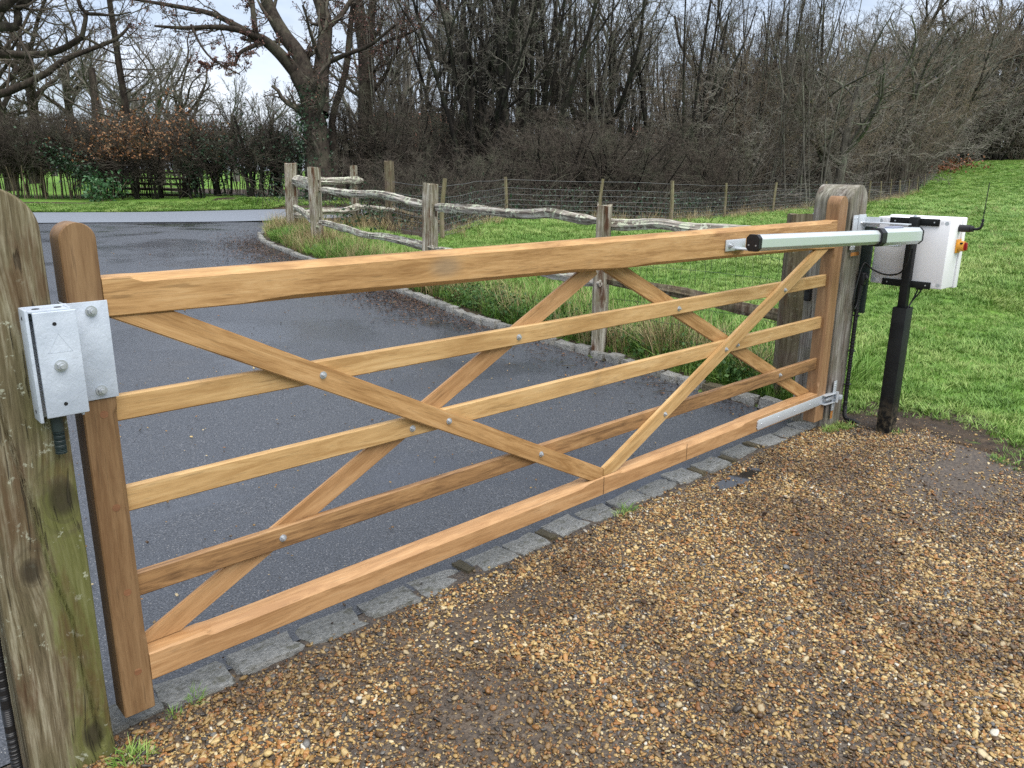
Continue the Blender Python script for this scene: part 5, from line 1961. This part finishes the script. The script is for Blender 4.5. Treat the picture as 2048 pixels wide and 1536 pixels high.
# ------------------------------------------------------------------ houses glimpsed through the wood
def house(name, label, px, d, w, dep, wall_h, ridge, wallm, roofm, rz, wins):
    x, y, z = place(px, d)
    root = tag(empty(name, (x, y, z), rz), label, 'house')
    bm = bmesh.new()
    add_box(bm, (0, 0, wall_h / 2), (w, dep, wall_h))
    link('wall', from_bm('wall', bm, wallm), root)
    V = [(-w / 2 - .3, -dep / 2 - .4, wall_h - .1), (w / 2 + .3, -dep / 2 - .4, wall_h - .1), (w / 2 + .3, dep / 2 + .4, wall_h - .1), (-w / 2 - .3, dep / 2 + .4, wall_h - .1),
         (-w / 2 - .3, 0, ridge), (w / 2 + .3, 0, ridge)]
    link('roof', mesh('roof', V, [(0, 1, 5, 4), (2, 3, 4, 5), (0, 4, 3), (1, 2, 5), (3, 2, 1, 0)], roofm), root)
    for wx, wz, ww, wh in wins:
        f = link('window', box_mesh('window', (0, 0, 0), (ww, .06, wh), .01, M_WWALL), root, (wx, -dep / 2 - .02, wz))
        link('pane', box_mesh('pane', (0, -.035, 0), (ww - .16, .01, wh - .16), 0, M_GLASS), f)


house('house', 'red-roofed brick house glimpsed between the tree trunks', 822, 82, 8.5, 8, 2.9, 6.9, M_BRICK, M_ROOF, -.75, [(-2.4, 1.6, 1.2, 1.2), (1.6, 1.6, 1.6, 1.2)])
house('house', 'white house barely showing through the saplings', 1306, 92, 6.0, 7, 4.6, 6.4, M_WWALL, M_ROOF, -.75, [(-1.6, 3.4, 1.1, 1.2), (1.0, 3.4, 1.1, 1.2), (-1.6, 1.2, 1.1, 1.2)])

# overhead wires
ow = tag(empty('overhead_cable', tuple(at(430, 75, 60))), 'pair of thin overhead wires crossing the gap of sky left of the massive oak', 'cable')
for y0, y1 in ((92, 50), (103, 66)):
    wpart('wire', tube_mesh('wire', [at(330, y0, 62), at(430, (y0 + y1) / 2 + 1.5, 58), at(560, y1 - 6, 54)], .012, M_CABLE, 14, 4), ow)


# ------------------------------------------------------------------ undergrowth and distant wood
def undergrowth():
    V = []
    N = 5200
    x = np.where(TR.random(N) < .16, TR.uniform(8.7, 15, N), TR.uniform(11.5, 46, N))
    ysl = np.interp(x, SLX[:, 0], SLX[:, 1])
    y = ysl + .35 + np.abs(TR.normal(0, 4.5, N))
    yf = np.interp(x, ROAD_FAR[:, 0], ROAD_FAR[:, 1])
    yn = np.interp(x, ROAD_NEAR[:, 0], ROAD_NEAR[:, 1])
    ok = ~((y > yn - .4) & (y < yf + .3) & (x < 17))
    x, y = x[ok], y[ok]
    N = len(x)
    P = np.stack([x, y, gh(x, y) - .03], -1)
    a = TR.uniform(0, 2 * np.pi, N)
    D = np.stack([.55 * np.cos(a), .55 * np.sin(a), np.ones(N)], -1)
    p, r = grow(P, D, TR.uniform(.6, 2.1, N), TR.uniform(.004, .009, N), 6, .16, -.13, .5)
    tag(link('brambles', quads('brambles', *tubes(p, r, 3), B_TWIG)), kind='stuff')
    # evergreen leaves low in the wood
    cl = TR.integers(0, N, 260)
    C = (P[cl][:, None] + np.stack([TR.normal(0, .42, (260, 70)), TR.normal(0, .42, (260, 70)), np.abs(TR.normal(.12, .32, (260, 70)))], -1)).reshape(-1, 3)
    tag(link('ivy_undergrowth', leaf_mesh('ivy_undergrowth', C, .085, M_IVY)), kind='stuff')
    # dead leaves on the wood floor and along the bank
    # far band of woodland
    V = []
    N = 1150
    px = TR.uniform(640, 1850, N)
    d = TR.uniform(48, 100, N)
    base = np.array([place(a_, b_) for a_, b_ in zip(px, d)])
    st, sr = grow(base, np.tile([0, 0, 1.0], (N, 1)) + .08 * TR.standard_normal((N, 3)), TR.uniform(2.6, 6.5, N), TR.uniform(.03, .08, N), 6, .05, .05, .3)
    P1, D1_, L1, R1 = spawn(st, sr, TR.uniform(5, 9, N), 12, .08, 1, 50, 12, .25, .35, .012)
    b1, br1 = grow(P1, D1_, L1, R1, 3, .18, .08)
    P2, D2_, L2, R2 = spawn(b1, br1, L1, 3, .2, 1, 45, 12, .55, .5, .010)
    b2, br2 = grow(P2, D2_, L2, R2, 2, .2, .05)
    V, F = join([tubes(st, sr, 4), tubes(b1, br1, 3), tubes(b2, br2, 3)])
    tag(link('distant_wood', quads('distant_wood', V, F, B_TWIG)), kind='stuff')


undergrowth()
br = tag(empty('bracken', place(1868, 84)), 'rusty dead bracken at the upper end of the sloping fence', 'bracken')
x, y, z = br.location
C = np.array([x, y, z + .5]) + TR.normal(0, 1, (900, 3)) * np.array([4.2, 1.6, .42])
C[:, 2] = gh(C[:, 0], C[:, 1]) + np.abs(TR.normal(.4, .35, 900))
o = wpart('fronds', leaf_mesh('fronds', C, .38, leafm('rusty_frond', [(0, (.12, .04, .02)), (.6, (.22, .085, .04)), (1, (.30, .14, .07))])), br)


# ------------------------------------------------------------------ scattered stuff (instanced)
HID = bpy.data.collections.new('instance_sources')


def scatter(name, P, S, coll_objs, rot, kind='stuff', label=None):
    """points P (n,3), scale S (n,3), euler rot (n,3): geometry-node instances of coll_objs"""
    n = len(P)
    me = bpy.data.meshes.new(name)
    me.vertices.add(n)
    me.vertices.foreach_set('co', np.asarray(P, np.float32).ravel())
    for nm, dat in (('sc', S), ('ro', rot)):
        a = me.attributes.new(nm, 'FLOAT_VECTOR', 'POINT')
        a.data.foreach_set('vector', np.asarray(dat, np.float32).ravel())
    a = me.attributes.new('ix', 'INT', 'POINT')
    a.data.foreach_set('value', rng.integers(0, len(coll_objs), n).astype(np.int32))
    o = link(name, me)
    o['kind'] = kind
    c = bpy.data.collections.new(name + '_sources')
    for k in coll_objs:
        c.objects.link(k)
    ng = bpy.data.node_groups.new(name, 'GeometryNodeTree')
    ng.interface.new_socket('Geometry', in_out='INPUT', socket_type='NodeSocketGeometry')
    ng.interface.new_socket('Geometry', in_out='OUTPUT', socket_type='NodeSocketGeometry')
    gi = ng.nodes.new('NodeGroupInput')
    go = ng.nodes.new('NodeGroupOutput')
    ip = ng.nodes.new('GeometryNodeInstanceOnPoints')
    ci = ng.nodes.new('GeometryNodeCollectionInfo')
    ci.inputs[0].default_value = c
    ci.inputs[1].default_value = True
    ci.inputs[2].default_value = True
    na = []
    for nm, ty in (('sc', 'FLOAT_VECTOR'), ('ro', 'FLOAT_VECTOR'), ('ix', 'INT')):
        q = ng.nodes.new('GeometryNodeInputNamedAttribute')
        q.data_type = ty
        q.inputs[0].default_value = nm
        na.append(q.outputs[0])
    er = ng.nodes.new('FunctionNodeEulerToRotation')
    ng.links.new(na[1], er.inputs[0])
    L = ng.links.new
    L(gi.outputs[0], ip.inputs['Points'])
    L(ci.outputs[0], ip.inputs['Instance'])
    ip.inputs['Pick Instance'].default_value = True
    L(na[2], ip.inputs['Instance Index'])
    L(er.outputs[0], ip.inputs['Rotation'])
    L(na[0], ip.inputs['Scale'])
    L(ip.outputs[0], go.inputs[0])
    md = o.modifiers.new('scatter', 'NODES')
    md.node_group = ng
    return o


def in_frame(P, m=150):
    q = P - CAM
    w = q @ CF
    px = 1024 + FPX * (q @ CR) / np.maximum(w, .01)
    py = 768 + FPX * (q @ CD) / np.maximum(w, .01)
    return (w > .3) & (px > -m) & (px < 2048 + m) & (py > -m) & (py < 1536 + m)


def src(name, me):
    return bpy.data.objects.new(name, me)


def pebbles():
    ps = []
    for k in range(8):
        bm = bmesh.new()
        bmesh.ops.create_icosphere(bm, subdivisions=2, radius=1)
        P = np.array([v.co[:] for v in bm.verts])
        n = vnoise(P * 1.1 + 7 * k, k, 2)[:, None]
        Q = P * (1 + .55 * n) * np.array([1.12, rng.uniform(.55, .88), rng.uniform(.34, .58)])
        for v, c in zip(bm.verts, Q):
            v.co = c
        ps.append(src('pebble', from_bm('pebble', bm, M_PEB, 80)))
    N = 560000
    x = rng.uniform(-1.9, 5.3, N)
    y = rng.uniform(-3.2, .10, N)
    P = np.stack([x, y, x * 0], -1)
    dens = .5 + .5 * ss(vnoise(np.stack([x * 1.1, y * 1.1, x * 0], -1), 21, 3), -.45, .1)
    mud = np.exp(-(((x - 4.2) / 1.0) ** 2 + ((y + .92) / .46) ** 2)) * 1.05 + .75 * np.exp(-(((x - 1.2) / .34) ** 2 + ((y + .20) / .15) ** 2)) + .55 * np.exp(-(((x - .75) / .35) ** 2 + ((y + .62) / .22) ** 2))
    mud += .8 * np.exp(-(((x - 3.2) / .28) ** 2 + ((y + .09) / .07) ** 2)) + .45 * np.exp(-(((x - 2.6) / .5) ** 2 + ((y + .75) / .25) ** 2))
    dens = dens * (1 - np.clip(mud + .25 * vnoise(np.stack([x * 5, y * 5, x * 0], -1), 31, 2), 0, .985))
    dens *= 1 - .9 * ss(x - gravel_edge(y), -.35, .12)
    dens *= 1 - ss(x - gravel_edge(y), .25, .6)
    dens *= 1 - ss(y, .0, .055) * .93
    ok = (rng.random(N) < dens) & in_frame(P, 900) & ~((np.abs(x + .235) < .10) & (y > -.03))
    x, y = x[ok], y[ok]
    r = np.clip(np.exp(rng.normal(math.log(.0044), .40, len(x))), .003, .0145)
    z = .012 * vnoise(np.stack([x * 1.6, y * 1.6, x * 0], -1), 4, 3) - .012 - .016 * np.exp(-(((x - 3.2) / .35) ** 2 + ((y + .08) / .09) ** 2)) + r * rng.uniform(.05, .75, len(x))
    z = np.where(x > gravel_edge(y) - .06, np.maximum(gh(x, y) - .004 + r * .3, z), z)
    S = r[:, None] * np.ones(3)
    rot = np.stack([rng.normal(0, .35, len(x)), rng.normal(0, .35, len(x)), rng.uniform(0, 6.28, len(x))], -1)
    scatter('gravel', np.stack([x, y, z], -1), S, ps, rot)
    # loose stones on the drive and the setts
    N = 1500
    y = np.concatenate([rng.uniform(.1, 4, 800), rng.uniform(.2, 13, 700)])
    x = left_edge(y) + (kerb_x(y) - left_edge(y)) * rng.random(N)
    z = zd(y) - .004
    r = np.clip(np.exp(rng.normal(math.log(.0046), .4, N)), .002, .011)
    scatter('loose_stones', np.stack([x, y, z + r * .3], -1), r[:, None] * np.ones(3), [src('pebble', p.data) for p in ps], np.stack([rng.normal(0, .3, N), rng.normal(0, .3, N), rng.uniform(0, 6.28, N)], -1))


pebbles()


def puddle():
    n = 40
    a = np.linspace(0, 2 * np.pi, n, endpoint=False)
    rr = 1 + .3 * vnoise(np.stack([np.cos(a) * 1.5, np.sin(a) * 1.5, a * 0], -1), 5, 3)
    V = [(3.2, -.085, -.0215)] + [(3.2 + .30 * r * math.cos(t), -.085 + .062 * r * math.sin(t), -.0215) for r, t in zip(rr, a)]
    F = [(0, i + 1, (i + 1) % n + 1) for i in range(n)]
    tag(link('puddle', mesh('puddle', V, F, material('puddle_water', lambda q: {'Base Color': (.018, .016, .014), 'Roughness': .04, 'Specular IOR Level': .6}))), kind='structure')


puddle()


def tuft(name, nb, h, spread, lean, mat, wid=.0035, seed=0):
    g = np.random.default_rng(seed)
    a = g.uniform(0, 2 * np.pi, nb)
    r = spread * np.sqrt(g.random(nb))
    P = np.stack([r * np.cos(a), r * np.sin(a), np.full(nb, -.01)], -1)
    az = a + g.normal(0, .9, nb)
    L = h * g.uniform(.45, 1.1, nb)
    t = np.array([0, .35, .7, 1.0])
    le = lean * g.uniform(.2, 1.2, nb)
    pts = np.stack([P + np.stack([np.cos(az) * le * L * tt ** 2, np.sin(az) * le * L * tt ** 2, L * (tt - .30 * le * tt ** 2)], -1) for tt in t], 1)
    side = np.stack([-np.sin(az), np.cos(az), np.zeros(nb)], -1)
    w = wid * g.uniform(.7, 1.3, nb)
    ws = np.array([1, .9, .6, .08])
    A = pts - side[:, None] * (w[:, None] * ws[None])[..., None]
    B = pts + side[:, None] * (w[:, None] * ws[None])[..., None]
    V = np.stack([A, B], 2).reshape(-1, 3)
    I = np.arange(nb * 8).reshape(nb, 4, 2)
    F = np.stack([I[:, :-1, 0], I[:, :-1, 1], I[:, 1:, 1], I[:, 1:, 0]], -1).reshape(-1, 4)
    me = quads(name, V, F, mat)
    at_ = me.attributes.new('bl', 'FLOAT', 'POINT')
    v = np.repeat(g.random(nb), 8).reshape(nb, 4, 2) * .75 + t[None, :, None] * .25
    at_.data.foreach_set('value', v.ravel().astype(np.float32))
    return src(name, me)


def grass():
    G = [tuft('grass_tuft', 26, .064, .055, 1.1, M_GRASS, .0024, k) for k in range(5)]
    GL = [tuft('grass_tuft', 22, .22, .06, .8, M_GRASS, .003, 20 + k) for k in range(4)]
    DR = [tuft('dead_grass_tuft', 16, .34, .06, .75, M_DRY, .0022, 40 + k) for k in range(3)]

    def emit(name, x, y, size, protos, jitter=.35, squash=1.0):
        z = gh(x, y)
        n = len(x)
        s = size * rng.uniform(1 - jitter, 1 + jitter, n) * (1 + .45 * vnoise(np.stack([x * 1.7, y * 1.7, x * 0], -1), 61, 2))
        S = np.stack([s, s, s * squash * rng.uniform(.7, 1.3, n)], -1)
        rot = np.stack([rng.normal(0, .15, n), rng.normal(0, .15, n), rng.uniform(0, 6.28, n)], -1)
        scatter(name, np.stack([x, y, z], -1), S, [src(p.name, p.data) for p in protos], rot)

    def clear(x, y):
        """where turf grows: right of kerb, beyond the gravel, not in the wood"""
        k = (x > np.where(y > .15, kerb_x(y) + .20, gravel_edge(y) + .02))
        ysl = np.interp(x, SLX[:, 0], SLX[:, 1])
        k &= (y < ysl + .3) | (x < 8.6)
        yn = np.interp(x, ROAD_NEAR[:, 0], ROAD_NEAR[:, 1])
        k &= y < yn - .3
        k &= ~((np.abs(x - 4.463) < .13) & (np.abs(y - .1175) < .15))
        k &= ~((np.abs(x - 4.605) < .07) & (np.abs(y + .303) < .06))
        return k

    def worn(x, y):
        m = np.exp(-(((x - 4.75) / .55) ** 2 + ((y + .35) / .45) ** 2)) + .75 * np.exp(-((x - gravel_edge(y)) / .35) ** 2) * (y < .2)
        return rng.random(len(x)) > m * .9 + .35 * vnoise(np.stack([x * 2.5, y * 2.5, x * 0], -1), 12, 2) * (m > .05)
    # near field
    x = rng.uniform(4.4, 14, 60000)
    y = rng.uniform(-3.5, 9, 60000)
    y[::3] = rng.uniform(7, 15, len(y[::3]))
    P = np.stack([x, y, gh(x, y)], -1)
    ok = clear(x, y) & in_frame(P, 700) & worn(x, y)
    emit('grass', x[ok], y[ok], 1.0, G)
    x = rng.uniform(10, 34, 70000)
    y = rng.uniform(-2, 16, 70000)
    P = np.stack([x, y, gh(x, y)], -1)
    ok = clear(x, y) & in_frame(P, 400) & (rng.random(len(x)) < np.clip(1.35 - x / 36, .3, 1))
    emit('grass', x[ok], y[ok], 1.6, G, .4, .75)
    x = rng.uniform(30, 116, 70000)
    y = rng.uniform(-2, 42, 70000)
    P = np.stack([x, y, gh(x, y)], -1)
    ok = clear(x, y) & in_frame(P, 250)
    emit('grass', x[ok], y[ok], 3.4, G, .4, .45)
    # long grass on the bank by the kerb and along the fences
    y = rng.uniform(.3, 14.5, 5200)
    x = kerb_x(y) + .18 + np.abs(rng.normal(0, .75, 5200))
    ok = clear(x, y) & (rng.random(5200) < .45 + .55 * ss(vnoise(np.stack([x * 1.2, y * 1.2, x * 0], -1), 5, 2), -.3, .3))
    emit('long_grass', x[ok], y[ok], .85, GL)
    # dead stems round the fence posts and under the wire
    X, Y = [], []
    for k, (px, py, *_r) in RAILPOSTS.items():
        n = {'tall': 260, 'end': 300, 'mid': 130, 'near': 90}.get(k, 60)
        X.append(px + rng.normal(0, .35, n))
        Y.append(py + rng.normal(0, .35, n))
    X.append(4.75 + np.abs(rng.normal(0, .25, 70)))
    Y.append(rng.uniform(.7, 2.2, 70))
    X.append(kerb_x(np.linspace(2.5, 9, 260)) + .2 + np.abs(rng.normal(0, .45, 260)))
    Y.append(np.linspace(2.5, 9, 260) + rng.normal(0, .1, 260))
    s = rng.uniform(0, 1, 450)
    i = s * (len(SLX) - 1) * .75
    X.append(np.interp(i, range(len(SLX)), SLX[:, 0]) + rng.normal(0, .25, 450))
    Y.append(np.interp(i, range(len(SLX)), SLX[:, 1]) + rng.normal(0, .25, 450))
    X, Y = np.concatenate(X), np.concatenate(Y)
    ok = X > kerb_x(Y) + .16
    emit('dead_grass', X[ok], Y[ok], .95, DR)
    x = rng.uniform(4.8, 40, 3600)
    y = rng.uniform(-3, 18, 3600)
    ok = clear(x, y) & (vnoise(np.stack([x * .9, y * .9, x * 0], -1), 44, 3) > .12) & in_frame(np.stack([x, y, x * 0], -1), 100)
    emit('dead_grass', x[ok], y[ok], .30 * (1 + .035 * x[ok]), DR, .4, .8)
    # verge beyond the road, and the field behind the hedge
    n = 16000
    x = rng.uniform(2, 15, n)
    yf = np.interp(x, ROAD_FAR[:, 0], ROAD_FAR[:, 1])
    y = yf + rng.uniform(.15, 3.2, n)
    emit('grass', x, y, 1.5, G, .4, .6)
    x = rng.uniform(4.4, 5.6, 900)
    y = rng.uniform(-1.6, .15, 900)
    ok = (x > gravel_edge(y) - .1) & (vnoise(np.stack([x * 4, y * 4, x * 0], -1), 9, 2) > .05) & ~((np.abs(x - 4.605) < .07) & (np.abs(y + .303) < .06)) & ~((np.abs(x - 4.463) < .13) & (np.abs(y - .1175) < .15))
    emit('grass', x[ok], y[ok], .48, G, .5)
    # tufts at the foot of the posts and setts
    X = np.concatenate([rng.normal(-.10, .03, 5), rng.normal(.10, .03, 3), rng.normal(4.36, .06, 16), rng.normal(4.50, .05, 12), rng.normal(2.26, .04, 5), rng.normal(-.24, .06, 5)])
    Y = np.concatenate([rng.normal(-.09, .03, 5), rng.normal(.015, .015, 3), rng.normal(-.06, .025, 16), rng.normal(-.09, .03, 12), rng.normal(.03, .02, 5), rng.normal(-.075, .02, 5)])
    emit('grass', X, Y, .55, G)


grass()


def litter():
    n = 13000
    y = np.concatenate([rng.uniform(.5, 15, 2600), rng.normal(10.8, 1.5, 5600), rng.normal(5.6, .9, 4800)])
    off = np.abs(rng.normal(0, .24, n)) * np.where(y > 8.5, 2.2, np.where((y > 4.2) & (y < 7), 1.5, .8))
    x = kerb_x(y) - .02 - off
    x2 = kerb_x(y) + .16 + np.abs(rng.normal(0, .15, n))
    side = rng.random(n) < .22
    X = np.where(side, x2, x)
    z = np.where(side, gh(X, y) + .02, zd(y) + .002)
    ok = (y > .3) & (y < 15.5)
    C = np.stack([X, y, z], -1)[ok]
    tag(link('leaf_litter', leaf_mesh('leaf_litter', C, .026, M_LITTER, True, .6)), kind='stuff')
    n = 420
    y = np.concatenate([rng.normal(10.6, 1.6, 220), rng.uniform(1, 12, 200)])
    x = kerb_x(y) - .05 - np.abs(rng.normal(0, .35, n))
    a = rng.uniform(0, 6.28, n)
    p, r = grow(np.stack([x, y, zd(y) + .004], -1), np.stack([np.cos(a), np.sin(a), a * 0], -1), rng.uniform(.04, .22, n), rng.uniform(.0018, .004, n), 3, .2, 0, .5)
    p[..., 2] = (zd(y) + .004)[:, None]
    tag(link('fallen_twigs', quads('fallen_twigs', *tubes(p, r, 4), B_TWIG)), kind='stuff')
    # low weeds on the bank foot
    n = 4600
    y = np.concatenate([rng.normal(4.2, .7, 2600), rng.normal(2.4, .6, 600), rng.uniform(.6, 13, 700), rng.normal(.9, .25, 700)])
    x = kerb_x(y) + .18 + np.abs(rng.normal(0, .22, n))
    C = np.stack([x, y, gh(x, y) + np.abs(rng.normal(.05, .07, n))], -1)
    tag(link('bank_weeds', leaf_mesh('bank_weeds', C[y > .4], .038, M_WEED, False, .75)), kind='stuff')
    # a few dead leaves on the gravel
    n = 14
    x = rng.uniform(.8, 4.5, n)
    y = rng.uniform(-1.6, -.1, n)
    C = np.stack([x, y, x * 0 + .006], -1)
    tag(link('fallen_leaves', leaf_mesh('fallen_leaves', C, .036, M_LITTER, True, .55)), kind='stuff')


litter()
